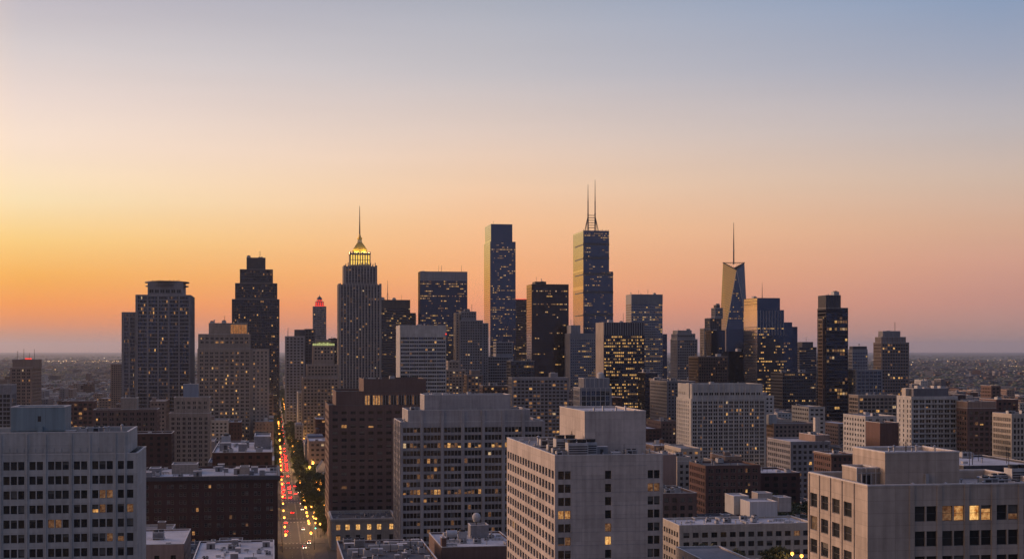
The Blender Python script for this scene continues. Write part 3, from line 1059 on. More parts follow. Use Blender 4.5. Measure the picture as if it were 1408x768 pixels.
# brown apartment tower
b = Building('apartment_tower', 'dark brown brick tower with stepped top, tallest beside the lamplit avenue', 'apartment tower', 765, 452, 592, xs=447)
st = dict(mat='brick_brown', fh=3.58, wh=1.65, bay=4.55, pier=1.9, rev=.3, lit=.025, fr=(2, 1), roof='roof_dark', cop='coping_dark', top=3.1, glass=('glass', 'glass', 'glass_warm', 'glass_blind'))
a1 = b.block(452, 592, 557, **st)
a2 = b.block(462, 582, 538, dy0=3, dy1=b.d - 3, z=(a1['zr'], b.lz(538, b.lx(462, 3), 3)), mat='brick_brown', sides='', cop='coping_dark', roof='roof_dark')
u_a, u_b = b.lx(501, 3), b.lx(580, 3)
m = b.mb('wall')
nn = 22
for k in range(nn):
    x0_ = u_a + k * (u_b - u_a) / nn
    s_on = k < 6
    m.box(x0_, x0_ + .35, 2.6, 2.995, a2['z0'] + .5, a2['z1'] - 2.0, 'stone_grey', bottom=True)
    g = MB
    b.mb('sun_lounge_glazing').quad((x0_ + .4, 2.9, a2['z0'] + .9), (x0_ + (u_b - u_a) / nn - .05, 2.9, a2['z0'] + .9), (x0_ + (u_b - u_a) / nn - .05, 2.9, a2['z1'] - 2.1), (x0_ + .4, 2.9, a2['z1'] - 2.1), 'lit_warm' if (s_on and k not in (2,)) else ('lit_dim' if k % 3 == 0 else 'glass'))
a3 = b.block(500, 586, 521, dy0=6, dy1=b.d - 5, z=(a2['zr'], b.lz(521, b.lx(500, 6), 6)), mat='brick_brown', sides='', cop='coping_dark', roof='roof_dark', part='penthouse')
b.clutter(a3, 5)
b.done()

# classical podium below the brown tower
b = Building('stone_building', 'low pale stone building with cornice and five lit upper windows at the avenue corner', 'stone building', 728, 456.5, 545, depth=36, seed=5)
cl = [(b.lx(a), b.lx(a) + 2.2) for a in (462, 475, 489.3, 504.7, 518.3, 535.3)]
p1 = b.block(456.5, 545, 713, mat='stone_pale', fh=5.2, wh=2.8, top=2.9, bot=1, cols={'f': cl, 'l': [(3 + k * 5, 5.2 + k * 5) for k in range(6)]}, rev=.5, lit=0, fr=(2, 2), par=1.4, roof='roof_dark')
for i, w in enumerate(b.wins):
    if w[0] == 'f' and w[1][2] > p1['z1'] - 6.5 and w[1][0] > cl[0][1]:
        b.wins[i] = w[:5] + ('lit_bright',) + w[6:8] + (0,)
    elif w[0] == 'f' and i % 3 == 0:
        b.wins[i] = w[:5] + ('lit_warm',) + w[6:]
b.cornice(p1, 1.1, .8, 'stone_pale')
m = b.mb('pilaster')
for k in range(7):
    y_ = 1.2 + k * 5.1
    m.box(-.7, -.003, y_, y_ + 1.1, 0, p1['z1'] - 1.3, 'stone_pale')
b.clutter(p1, 12, sc=.6)
b.clutter(p1, 10, sc=.7)
b.done()

# dark brick block left of the avenue
b = Building('brick_building', 'long dark brick block with paired small windows and heavy dark cornice, left of the avenue', 'brick building', 685, 188, 382, depth=62)
p = b.block(188, 382, 656, mat='brick_dark', fh=3.7, wh=1.9, top=3.6, bay=5.6, pier=2.7, nw=2, mull=.5, rev=.25, lit=.045, fr=(1, 2), frm='window_frame_pale', roof='roof_white', cop='coping_dark', par=1.1, glass=('glass', 'glass_blind', 'glass_warm', 'glass'))
b.cornice(p, 1.8, 1.1, 'granite_dark')
b.block(236, 271, 632, dy0=30, dy1=44, z=(p['zr'], p['zr'] + 4.6), mat='stone_tan', sides='', par=.3, part='penthouse')
b.block(205, 220, 632, dy0=20, dy1=30, z=(p['zr'], p['zr'] + 3.6), mat='stone_grey', sides='', par=.3, part='penthouse', roof='roof_white')
b.block(330, 343, 632, dy0=16, dy1=24, z=(p['zr'], p['zr'] + 4.2), mat='stone_tan', sides='', par=.3, part='penthouse')
b.clutter(p, 34, sc=.9, kinds=('hvac', 'vent', 'hatch', 'duct', 'bulk', 'vent'))
b.done()

# low roofs at the bottom edge
b = Building('rowhouse', 'small pink rendered building with flat white roof beside the white office block', 'low building', 560, 178, 253, xs=262.5, ind=30)
p = b.block(178, 253, 749, mat='pink_render', fh=3.8, wh=1.8, top=4.2, bay=7, pier=4.2, lit=0, fr=(2, 1), roof='roof_white', par=.5)
b.clutter(p, 4, kinds=('hvac', 'vent', 'hatch'))
b.put('cool', b.lx(218, 20), 20, p['zr'], 0, 1.0)
b.done()
b = Building('low_building', 'flat white roofed low building with vents in front of the dark brick block', 'low building', 517, 264, 377, depth=56, ind=0)
p = b.block(264, 377, 772, mat='brick_dark', sides='f', roof='roof_white', par=.5)
b.clutter(p, 26, kinds=('hvac', 'vent', 'hatch', 'duct', 'bulk', 'vent'), sc=.8)
b.done()
b = Building('low_building', 'low dark roofed building cluttered with ducts at the foot of the grey slab', 'low building', 522, 474, 605, depth=66, ind=0)
p = b.block(474, 605, 776, mat='brick_brown', sides='f', roof='roof_dark', par=.9)
b.clutter(p, 46, kinds=('hvac', 'vent', 'hatch', 'duct', 'bulk', 'vent', 'cool', 'vent'), sc=.75)
for k in range(3):
    b.put('duct', b.lx(500 + k * 30, 40), 30 + k * 9, p['zr'], 0, 2.2)
b.done()
b = Building('low_building', 'low brown brick building with a dome antenna and pressure tanks on its pale roof', 'low building', 566, 607, 712, depth=46, ind=0)
p = b.block(607, 712, 752, mat='brick_brown', sides='f', lit=0, roof='roof_white', par=.6, top=12)
b.put('htank', b.lx(622, 26), 26, p['zr'], 0, 1.15)
bx = b.block(647, 672, 726, dy0=30, dy1=38, z=(p['zr'], p['zr'] + 5.2), mat='stone_grey', sides='', par=.3, part='penthouse')
b.put('dish', b.lx(655, 33), 33, bx['zr'], 0, 1.2)
b.clutter(p, 22, sc=.8, kinds=('hvac', 'vent', 'hatch', 'duct'))
b.block(607, 612, 740, dy0=2, dy1=6, u=(.3, 2.2), z=(p['zr'], p['zr'] + 4), mat='brick_red', sides='', par=.2, part='chimney')
b.done()

# low beige building on the right
b = Building('low_building', 'long low beige building with three window rows and white boxes on its roof', 'low building', 554, 934, 1118, xs=911)
p = b.block(934, 1118, 722, mat='stone_pale', fh=3.6, wh=2.0, top=2.8, bay=3.6, pier=1.3, rev=.25, lit=.12, fr=(2, 1), roof='roof_white', par=.6, glass=('glass', 'glass_warm', 'glass_blind'), bot=2)
for a, c, y, dy, dd, mt in ((1031, 1069, 690, 24, 12, 'white_paint'), (1009, 1030, 682, 38, 12, 'concrete_white'), (1042, 1062, 678, 46, 8, 'concrete_tan'), (1071, 1088, 684, 44, 9, 'concrete_tan')):
    h = b.lz(y, b.lx(a, dy), dy)
    b.block(a, c, y, dy0=dy, dy1=dy + dd, z=(p['zr'], h), mat=mt, sides='', par=.3, part='penthouse', roof='roof_white')
b.clutter(p, 60, sc=.75, kinds=('hvac', 'vent', 'hatch', 'duct', 'vent', 'vent'))
b.done()
b = Building('parking_deck', 'flat open deck with planted trees in front of the long low beige building', 'parking deck', 486, 958, 1125, depth=64, ind=0)
DECK = b.block(958, 1125, u=(0, b.w), z=(0, 20.5), mat='concrete_grey', sides='f', fh=3.4, wh=1.5, bay=8, pier=1, top=2.5, lit=0, roof='roof_dark', par=.9)
DECK_B = b
b.clutter(DECK, 22, kinds=('vent', 'hatch', 'duct', 'hvac', 'bulk'), area=(8, 40, 4, 60), sc=.7)
b.done()
b = Building('low_building', 'low pale walled building with a blue painted mural facing the street', 'low building', 440, 975, 1040, xs=929, ind=0)
p = b.block(975, 1040, 774, mat='pale_stone', sides='', roof='roof_grey', par=.4)
m = b.mb('mural')
for k in range(9):
    y0_ = b.d - 8 - k * 2.6
    zt = p['z1'] - 2.0 - (k * 7 % 4) * .6
    pts = [(-.02, y0_, zt - 1.6 - (k % 3) * .5), (-.02, y0_ - 1.9, zt - 1.9), (-.02, y0_ - 1.5, zt), (-.02, y0_ - .5, zt + .5 - (k % 2) * .7)]
    m.quad(pts[0], pts[1], pts[2], pts[3], 'mural_blue')
b.done()

# ---------------------------------------------------------------- middle distance
def tower(name, label, cat, D, x0, x1, tiers, xs=None, depth=None, clutter=4, ind=None, cornice=None, **st):
    """tiers: list of (x0, x1, ytop, inset) from the lowest up; each later tier stands on the one before."""
    b = Building(name, label, cat, D, x0, x1, xs=xs, depth=depth, ind=ind)
    prev = None
    for t in tiers:
        a, c, y, ins = t[:4]
        k = dict(st)
        if len(t) > 4:
            k.update(t[4])
        back = b.d - ins * .8
        base = 0 if prev is None else k.pop('zb', prev['z1'] - (prev['z1'] - prev['zr']))
        z1 = b.lz(y, b.lx(a, ins), ins)
        if prev is not None and ins == 0:
            base = prev['z1']
        prev = b.block(a, c, y, dy0=ins, dy1=max(back, ins + 4), z=(base, z1), **k)
    if clutter:
        b.clutter(prev, clutter, kinds=('hvac', 'vent', 'mast', 'hatch', 'mast'), sc=1.25 if D < 1250 else 2.0)
    if cornice:
        b.cornice(prev, *cornice)
    b.prev = prev
    return b

SOL = dict(sides='')
APT = dict(fh=3.1, wh=1.6, bay=3.2, pier=1.4, top=2, rev=.25, lit=.07)

# left side, in front of the skyline
b = tower('apartment_building', 'tan stone apartment block with dark window strips and small blue rooftop box', 'apartment building', 1050, 232, 289, [(232, 289, 568, 0), (239, 288, 546, 2), (252, 272, 528, 5, dict(mat='blue_metal', sides='', part='penthouse', roof='roof_white'))], depth=22, mat='stone_tan', fh=3.3, wh=2.0, bay=4.2, pier=1.9, nw=2, mull=.25, lit=.05, fr=(1, 1), top=3).done()
b = tower('apartment_building', 'low brown brick apartment block with wide windows behind the white office block', 'apartment building', 1000, 128, 216, [(128, 216, 563, 0), (166, 188, 547, 5, dict(sides='', mat='stone_tan', part='penthouse'))], depth=24, mat='brick_brown', fh=3.6, wh=2.0, bay=4.6, pier=1.8, nw=2, mull=.3, lit=.05, fr=(1, 1)).done()
b = tower('brick_building', 'dark red brick block below the brown apartment block, few windows', 'brick building', 905, 180, 236, [(180, 236, 596, 0)], depth=26, mat='brick_dark', fh=3.6, wh=1.8, bay=4.6, pier=2.6, lit=.02).done()
b = tower('brick_building', 'red brown block with orange lit windows above the teal rooftop box', 'brick building', 1150, 92, 129, [(92, 129, 551, 0)], depth=22, mat='brick_red', fh=3.5, wh=1.9, bay=3.4, pier=1.3, lit=.3, cop='coping').done()
b = tower('apartment_tower', 'narrow tan apartment tower with reddish side wall and red rooftop light, far left', 'apartment tower', 1500, 14, 44, [(14, 44, 505, 0), (17, 46, 494, 4, dict(sides='', part='penthouse'))], xs=57, mat='brick_tan', fh=3.5, wh=1.9, bay=5.2, pier=1.9, nw=2, lit=.03)
m = b.mb('beacon')
m.box(14, 20, 4.5, 9, b.prev['z1'] + .2, b.prev['z1'] + 1.5, 'beacon_red')
b.done()
b = tower('office_building', 'dark glass office block with grey blank top at the far left edge', 'office building', 1200, -30, 16, [(-30, 16, 529, 0)], depth=24, mat='stone_grey', fh=3.6, wh=2.6, bay=6, pier=.8, nw=2, top=8, lit=.02).done()
b = tower('apartment_tower', 'slim pale apartment tower with reddish side just left of the disc-topped tower', 'apartment tower', 2100, 152, 169, [(152, 169, 500, 0)], depth=25, mat='brick_tan', **{**APT, 'lit': .02}).done()
b = tower('warehouse', 'wide low building with pale cluttered roof and dark red front, left of the avenue', 'warehouse', 850, 292, 374, [(292, 374, 622, 0), (350, 372, 600, 40, dict(sides='', part='penthouse', mat='stone_grey'))], depth=110, mat='brick_dark', fh=3.8, wh=1.8, bay=4.6, pier=2.6, lit=.05, roof='roof_white', clutter=0)
b.clutter(dict(u0=0, u1=b.w, y0=0, y1=b.d, zr=b.lz(622) - .9), 22, kinds=('hvac', 'vent', 'hatch', 'duct', 'bulk', 'cool'), sc=1.5)
b.done()
# right of the avenue
b = tower('mansard_building', 'dark blue roofed building with steep mansard beside the avenue trees', 'mansard building', 1180, 419, 449, [(419, 449, 610, 0)], depth=40, mat='stone_grey', fh=3.8, wh=2, bay=4, pier=1.8, lit=.1, roof='roof_blue', clutter=0)
z = b.prev['z1'] + .25
m = b.mb('roof')
m.poly([(0, 0, z), (b.w, 0, z), (b.w - 2.5, 4, z + 6), (2.5, 4, z + 6)], 'roof_blue')
m.poly([(0, b.d, z), (0, 0, z), (2.5, 4, z + 6), (2.5, b.d - 4, z + 6)], 'roof_blue')
m.poly([(b.w, 0, z), (b.w, b.d, z), (b.w - 2.5, b.d - 4, z + 6), (b.w - 2.5, 4, z + 6)], 'roof_blue')
m.poly([(b.w, b.d, z), (0, b.d, z), (2.5, b.d - 4, z + 6), (b.w - 2.5, b.d - 4, z + 6)], 'roof_blue')
m.poly([(2.5, 4, z + 6), (b.w - 2.5, 4, z + 6), (b.w - 2.5, b.d - 4, z + 6), (2.5, b.d - 4, z + 6)], 'roof_blue')
b.put('tank', b.w * .6, 20, z + 6, 0, 1)
b.done()
b = tower('gabled_building', 'pale ornate gabled facade tucked against the brown tower, dark blue roof', 'gabled building', 1040, 436, 452, [(436, 452, 646, 0)], depth=26, mat='pale_stone', fh=4, wh=2.4, bay=2.8, pier=1.3, lit=.15, roof='roof_blue', clutter=0)
z = b.prev['z1'] + .25
m = b.mb('gable')
m.poly([(0, -.3, z), (b.w, -.3, z), (b.w * .75, -.3, z + 3), (b.w / 2, -.3, z + 6.5), (b.w * .25, -.3, z + 3)], 'pale_stone')
m.poly([(b.w, .3, z), (0, .3, z), (b.w * .25, .3, z + 3), (b.w / 2, .3, z + 6.5), (b.w * .75, .3, z + 3)], 'pale_stone')
m.quad((0, .3, z), (0, -.3, z), (b.w * .25, -.3, z + 3), (b.w * .25, .3, z + 3), 'coping')
m.quad((b.w * .25, .3, z + 3), (b.w * .25, -.3, z + 3), (b.w / 2, -.3, z + 6.5), (b.w / 2, .3, z + 6.5), 'coping')
m.quad((b.w / 2, .3, z + 6.5), (b.w / 2, -.3, z + 6.5), (b.w * .75, -.3, z + 3), (b.w * .75, .3, z + 3), 'coping')
m.quad((b.w * .75, .3, z + 3), (b.w * .75, -.3, z + 3), (b.w, -.3, z), (b.w, .3, z), 'coping')
m = b.mb('pitched_roof')
m.quad((0, .3, z), (b.w / 2, .3, z + 5.5), (b.w / 2, b.d, z + 5.5), (0, b.d, z), 'roof_blue')
m.quad((b.w / 2, .3, z + 5.5), (b.w, .3, z), (b.w, b.d, z), (b.w / 2, b.d, z + 5.5), 'roof_blue')
b.done()
b = tower('apartment_building', 'narrow grey block on the right of the avenue, before the mansard building', 'apartment building', 1420, 406, 417, [(406, 417, 584, 0)], depth=30, mat='stone_grey', **APT).done()

# centre
b = tower('apartment_building', 'wide grey apartment slab with tan edges behind the grey office slab', 'apartment building', 1250, 704, 782, [(704, 782, 519, 0), (757, 767, 513, 6, dict(sides='', part='penthouse')), ], xs=699, mat='stone_grey', fh=3.1, wh=1.8, bay=3.3, pier=.9, top=2.4, lit=.22, glass=('glass', 'glass_blind', 'glass_warm'), rib=(.6, .25)).done()
b = tower('apartment_building', 'low brownish apartment block glowing with lit windows left of centre', 'apartment building', 1500, 612, 641, [(612, 641, 508, 0), (616, 632, 496, 5)], depth=26, mat='stone_tan', **{**APT, 'lit': .26}).done()
b = tower('apartment_building', 'squat tan block with many orange windows above the grey office slab', 'apartment building', 1440, 642, 664, [(642, 664, 515, 0), (648, 660, 509, 5)], depth=24, mat='brick_tan', **{**APT, 'lit': .3}).done()
b = tower('apartment_building', 'low dark block with scattered orange windows left of the wide apartment slab', 'apartment building', 1330, 664, 700, [(664, 700, 530, 0)], depth=24, mat='granite_brown', **{**APT, 'lit': .26}).done()
b = tower('office_building', 'squat blue grey block with a yellow lit top floor below the slender glass tower', 'office building', 1900, 664, 706, [(664, 706, 490, 0), (682, 705, 470, 3)], depth=30, mat='steel_grey', fh=3.7, wh=2.2, bay=3, pier=.5, lit=.05, top=1.5, rowlit=.06, pal='office').done()
b = tower('office_building', 'squat dark glass block in front of the black tower base', 'office building', 1750, 702, 735, [(702, 735, 496, 0)], depth=30, mat='granite_dark', fh=3.7, wh=2.2, bay=3, pier=.5, lit=.06, pal='office', glass=('glass_coat_dark', 'glass')).done()
b = tower('glass_building', 'small glazed building with white frame and round tank on top, behind the blank rooftop box', 'glass building', 905, 797.5, 841, [(797.5, 841, 533, 0), (803, 838, 520, 2)], depth=20, mat='steel_grey', fh=3.3, wh=2.6, bay=2.9, pier=.4, rev=.2, lit=.05, fr=(2, 2), frm='window_frame_pale', glass=('glass_coat', 'glass', 'glass_coat_dark'), rib=(.25, .3, 'white_paint'), clutter=3)
m = b.mb('rooftop_tank')
u_ = b.lx(825.5, 8)
m.cyl(u_, 8, b.prev['zr'], b.lz(512, u_, 8) - .5, 2.1, 2.1, 16, 'white_paint')
m.cyl(u_, 8, b.lz(512, u_, 8) - .5, b.lz(511.5, u_, 8), 2.1, 1.2, 16, 'white_paint')
b.done()
b = tower('apartment_building', 'narrow brown slab right of the ribbed office tower foot', 'apartment building', 1400, 903, 917, [(903, 917, 521, 0)], depth=26, mat='brick_brown', **{**APT, 'lit': .02}).done()
b = tower('office_building', 'dark low block with lit floors just right of the ribbed office tower', 'office building', 1500, 887, 904, [(887, 904, 512, 0)], depth=30, mat='steel_dark', fh=3.7, wh=2.2, bay=3, pier=.5, lit=.15, pal='office').done()
b = tower('warehouse', 'broad dark roofed block left of the long white apartment block', 'warehouse', 1330, 917, 956, [(917, 956, 524, 0)], depth=60, mat='granite_grey', **{**APT, 'lit': .05}, roof='roof_dark', clutter=6).done()

# right of centre
b = tower('apartment_building', 'long white apartment block with bright narrow side wall and a raised top storey', 'apartment building', 1130, 950, 1053, [(950, 1053, 548, 0), (951, 1048, 528, 1.2, dict(top=6.5, frows=1, part='wall', wh=2))], xs=930, mat='concrete_white', fh=3.0, wh=1.95, bay=4.3, pier=1.15, nw=2, mull=.3, lit=.055, rev=.5, rib=(.9, .6), cols={'l': [(3, 4.7), (8, 9.7), (13, 14.7), (18, 19.7), (23, 24.7), (28, 29.7), (33, 34.7)]}, glass=('glass', 'glass', 'glass_blind'), clutter=7)
b.block(940, 951, 528, u=(0.2, 5), z=(b.lz(548) - .5, b.lz(527)), dy0=6, dy1=14, mat='concrete_white', sides='', part='penthouse', par=.4)
b.done()
b = tower('apartment_building', 'white apartment slab with balcony bands and bright windowed side wall, right', 'apartment building', 940, 1253, 1317, [(1253, 1317, 545, 0), (1256, 1304, 534, 4, dict(mat='granite_grey', sides='', part='penthouse'))], xs=1233, mat='concrete_white', fh=3.2, wh=1.9, bay=4.6, pier=1.1, nw=2, mull=.2, rev=.4, cols={'l': [(4, 5.4), (10, 11.4), (16, 17.4), (20, 21.4)]}, lit=.03, band=(.5, .5), fr=(2, 1), top=2.2, glass=('glass', 'glass_blind', 'glass'))
b.block(z=(b.prev['z0'], b.lz(534, 1, 10)), u=(.3, 3.6), dy0=9, dy1=15, mat='stone_pale', sides='', part='stair_tower', par=.3)
b.done()
b = tower('brick_building', 'tan and brown brick block with pale top storey right of the white slab', 'brick building', 930, 1330, 1370, [(1330, 1370, 561, 0), (1330.3, 1369.7, 552, 0, dict(mat='brick_tan', sides=''))], depth=22, mat='brick_brown', fh=3.4, wh=2.0, bay=3.6, pier=1.2, lit=.06, fr=(1, 2), glass=('glass', 'glass_blind', 'glass_warm'))
b.done()
b = tower('brick_building', 'reddish brick block wedged between two lower ones near the right edge', 'brick building', 990, 1370, 1400, [(1370, 1400, 549, 0)], depth=24, mat='brick_red', fh=3.4, wh=1.8, bay=3.4, pier=1.5, lit=.06, fr=(1, 1)).done()
b = tower('office_building', 'pale beige block with tall windows cut off by the right edge', 'office building', 880, 1391, 1440, [(1391, 1440, 569, 0)], depth=24, mat='stone_pale', fh=3.5, wh=2.3, bay=2.5, pier=.9, lit=.02, fr=(1, 2), top=2.4).done()
b = tower('brick_building', 'small brown brick block peeking up before the distant plain', 'brick building', 1320, 1363, 1376, [(1363, 1376, 530, 0)], depth=20, mat='brick_brown', **APT).done()
b = tower('apartment_building', 'wide low brown block with a long window grid, right of the tall dark tower', 'apartment building', 1230, 1180, 1234, [(1180, 1234, 543, 0)], xs=1167, mat='stone_tan', fh=3.3, wh=2.1, bay=3.6, pier=.8, lit=.06, top=2.5).done()
b = tower('warehouse', 'white roofed low building with tanks below the wide low brown block', 'warehouse', 1010, 1190, 1233, [(1190, 1233, 572, 0)], depth=40, mat='concrete_white', fh=3.6, wh=1.8, bay=5, pier=2.6, lit=.02, roof='roof_white', clutter=6).done()
b = tower('brick_building', 'plain red brown brick wall of a building beside the white slab foot', 'brick building', 905, 1210, 1236, [(1210, 1236, 581, 0)], depth=22, mat='brick_red', sides='', clutter=2).done()
b = tower('brick_building', 'red brick row with arched cornice and two window rows left of the beige block', 'brick building', 805, 1143, 1174, [(1143, 1174, 624, 0)], xs=1119, mat='brick_red', fh=3.4, wh=1.8, bay=3.0, pier=1.4, lit=.04, fr=(1, 2), roof='roof_white', cornice=(.9, .6, 'brick_tan'))
b.done()
b = tower('apartment_building', 'grey block with brown end wall behind the red brick row', 'apartment building', 905, 1087, 1142, [(1087, 1142, 607, 0), (1121, 1141, 598, 8, dict(sides='', mat='brick_tan', part='penthouse'))], xs=1055, mat='stone_grey', fh=3.5, wh=2.0, bay=3.6, pier=1.5, lit=.05, fr=(1, 2), roof='roof_white', clutter=7).done()
b = tower('apartment_building', 'low pinkish stone block with windowed top floor behind the grey block', 'apartment building', 1180, 1064, 1124, [(1064, 1124, 582, 0), (1057, 1068, 570, 4, dict(sides='', mat='concrete_white', part='penthouse'))], depth=26, mat='brick_tan', fh=3.4, wh=1.8, bay=3.6, pier=1.7, lit=.05, roof='roof_grey').done()
b = tower('chimney_block', 'square pale chimney standing over the roofs right of the pinkish block', 'chimney', 985, 1121, 1128, [(1121, 1128, 574, 0)], depth=3.5, mat='pale_stone', sides='', clutter=0, par=.3).done()
b = tower('brick_building', 'dark red brick building with a row of pale framed upper windows', 'brick building', 755, 970, 1046, [(970, 1046, 640, 0)], depth=30, mat='brick_red', fh=3.5, wh=2.1, bay=4.1, pier=1.4, nw=2, mull=.2, lit=.14, fr=(1, 2), frm='window_frame_pale', roof='roof_dark', cop='coping_dark', top=1.6, clutter=9).done()
b = tower('brick_building', 'dark building half hidden by trees, right of the red brick one', 'brick building', 780, 1046, 1100, [(1046, 1100, 650, 0)], depth=36, mat='brick_dark', fh=3.5, wh=2.0, bay=4.5, pier=2.5, lit=.04, roof='roof_white', clutter=7).done()
b = tower('low_building', 'plain tan rendered wall rising behind the pale tower top right corner', 'low building', 800, 906, 930, [(906, 930, 625, 0)], depth=22, mat='pink_render', sides='', clutter=3).done()
b = tower('low_building', 'pale tan stepped block with rooftop tanks beside the dark red brick building', 'low building', 830, 931, 970, [(931, 951, 634, 0), (931, 950, 628, 4, dict(sides='', part='penthouse'))], depth=22, mat='stone_pale', fh=3.4, wh=1.7, bay=3.4, pier=1.6, lit=.04, clutter=4)
b.block(951, 970, 642, u=(b.lx(951), b.w), z=(0, b.lz(642, b.lx(951))), mat='stone_tan', fh=3.4, wh=1.7, bay=3.4, pier=1.6)
b.done()
b = tower('brick_building', 'brown brick building with dark roof and pale roof units right of the pale tower', 'brick building', 665, 908, 958, [(908, 958, 678, 0)], depth=36, mat='brick_brown', fh=3.6, wh=2.2, bay=3.8, pier=1.7, lit=.02, fr=(2, 2), roof='roof_dark', clutter=9).done()
b = tower('low_building', 'flat white roofed shed with long skylights behind the beige block rooftop', 'low building', 640, 1325, 1440, [(1325, 1440, 640, 0)], depth=60, mat='granite_dark', fh=4, wh=2, bay=6, pier=2, lit=.02, roof='roof_white', clutter=14).done()

# ---------------------------------------------------------------- the skyline
CURT = dict(fh=3.7, wh=1.6, bay=2.1, pier=.5, litside=.12, top=1.5, bot=4, edge=.4, rev=.08, lit=.05, pal='office', par=.8, cop=None, nw=1)
GC, GD, GB, GL = ('glass_coat', 'glass_coat', 'glass_coat_dark'), ('glass_coat_dark', 'glass_coat_dark', 'glass_coat'), ('glass_coat_black', 'glass_coat_black', 'glass_coat_dark'), ('glass_coat_light', 'glass_coat')

# tower with the disc roof
b = Building('apartment_tower', 'tall grey tower with a flat overhanging disc on its top, left end of the skyline', 'skyscraper', 1400, 187, 262, xs=267)
st = dict(mat='stone_grey', fh=3.6, wh=2.5, bay=10.2, pier=2.0, nw=6, mull=.25, edge=1.0, rev=.3, lit=.06, glass=('glass', 'glass_coat_dark', 'glass'), rib=(1.6, .6, 'stone_grey'), top=1.6)
mn = b.block(187, 262, 405, **st)
b.block(168, 187, 429, u=(b.lx(168, 6), -.01), dy0=6, dy1=24, z=(0, b.lz(429, 0, 6)), **{**st, 'bay': 6})
pt_ = b.block(203, 251, 386, dy0=6, dy1=b.d - 4, z=(mn['zr'], b.lz(387, b.lx(203, 6), 6)), mat='stone_grey', fh=40, wh=3.2, top=7.5, bot=.5, bay=5.5, pier=1.5, nw=2, lit=0, par=0, roof='roof_dark', sides='f')
m = b.mb('roof_disc')
cu, cv = (pt_['u0'] + pt_['u1']) / 2, (pt_['y0'] + pt_['y1']) / 2
rx = (b.lx(258.5, 6) - b.lx(196, 6)) / 2
for z_, k, h in ((pt_['z1'] + .02, 1.0, .9), (pt_['z1'] - 3.6, .97, .7)):
    lo_, hi_ = [], []
    n = 36
    for i in range(n):
        a = 2 * math.pi * i / n
        p_ = (cu + math.cos(a) * rx * k, cv + math.sin(a) * (b.d * .48) * k)
        lo_.append((*p_, z_))
        hi_.append((*p_, z_ + h))
    for i in range(n):
        j = (i + 1) % n
        m.quad(lo_[i], lo_[j], hi_[j], hi_[i], 'granite_grey')
    m.poly(hi_, 'roof_dark')
    m.poly(list(reversed(lo_)), 'stone_grey')
for i in range(16):
    s_ = b.rng.uniform(-.7, .7)
    m.box(cu + rx * s_ - .25, cu + rx * s_ + .25, cv - 3, cv - 2.5, pt_['z1'] + .9, pt_['z1'] + 1.6 + b.rng.random() * 1.6, 'dark_steel')
b.done()

# stepped dark tower
b = tower('apartment_tower', 'dark stepped tower with square crown rising behind the beige stepped apartment block', 'skyscraper', 1900, 319, 384,
          [(319, 384, 411, 0), (323.5, 381, 389, 3), (330, 375, 370, 7), (339, 365, 354, 11, dict(sides='', mat='granite_dark', par=1.5))], depth=48, mat='granite_dark', fh=3.5, wh=1.9, bay=2.4, pier=1.0, lit=.10, rev=.15, glass=('glass_coat_black', 'glass', 'glass_coat_dark'), rib=(.6, .3), clutter=5).done()

# beige stepped apartment block
b = tower('apartment_tower', 'beige stepped apartment block with a strip of orange lit top windows', 'apartment tower', 1350, 272, 345,
          [(272, 345, 479, 0), (273, 344, 459, 6), (287, 340, 444, 10, dict(sides=''))], depth=40, mat='stone_tan', fh=3.5, wh=1.8, bay=4.6, pier=1.9, nw=2, mull=.25, lit=.12, top=3.2, rib=(1.0, .4), clutter=6)
b.block(345, 370, 480, dy0=1.5, dy1=34, u=(b.w + .01, b.lx(370)), z=(0, b.lz(480, b.w)), mat='stone_tan', fh=3.5, wh=1.8, bay=4.2, pier=2.4, lit=.06)
m = b.mb('sky_lounge_glazing')
pv = b.prev
ua, ub = b.lx(317, 9), b.lx(339.5, 9)
for k in range(6):
    x0_ = ua + (ub - ua) * k / 6
    m.quad((x0_ + .15, pv['y0'] - .05, pv['z0'] + 1.4), (x0_ + (ub - ua) / 6 - .15, pv['y0'] - .05, pv['z0'] + 1.4), (x0_ + (ub - ua) / 6 - .15, pv['y0'] - .05, pv['z1'] - 1.4), (x0_ + .15, pv['y0'] - .05, pv['z1'] - 1.4), 'lit_orange_panel')
b.done()

# street canyon towers
b = tower('apartment_tower', 'grey stone tower block with darker upper part on the avenue right side', 'apartment tower', 1720, 392, 419, [(392, 419, 462, 0)], depth=40, mat='stone_grey', fh=3.5, wh=1.9, bay=4.0, pier=1.8, lit=.06)
b.block(404, 433, 452, dy0=6, dy1=36, u=(b.w + .01, b.lx(433, 6)), z=(0, b.lz(452, b.w, 6)), mat='granite_dark', fh=3.5, wh=1.9, bay=3.6, pier=1.4, lit=.12)
b.block(404, 420, 452, dy0=8, dy1=34, u=(b.lx(405, 8), b.w), z=(b.lz(463), b.lz(453, b.w, 6)), mat='granite_dark', sides='')
b.done()
b = tower('apartment_tower', 'beige tower with a green glowing cornice below the red lantern tower', 'apartment tower', 1500, 416, 466,
          [(416, 466, 519, 0), (422, 465, 501, 4), (430.5, 459.5, 475, 7)], depth=38, mat='stone_tan', fh=3.5, wh=1.8, bay=3.4, pier=1.4, lit=.10, rib=(.5, .3), clutter=2)
m = b.mb('lit_cornice')
pv = b.prev
MATS['crown_glow'] = lit('crown_glow', (.95, 1.0, .38), .42, var=.5, scale=.4)
for k in range(11):
    w_ = (pv['u1'] - pv['u0'] + 1) / 11
    x0_ = pv['u0'] - .5 + k * w_
    m.box(x0_ + .15, x0_ + w_ - .15, pv['y0'] - .5, pv['y0'] + 3, pv['z1'] + .22, pv['z1'] + 2.4 + (1.0 if k in (3, 5, 7) else 0), 'crown_glow')
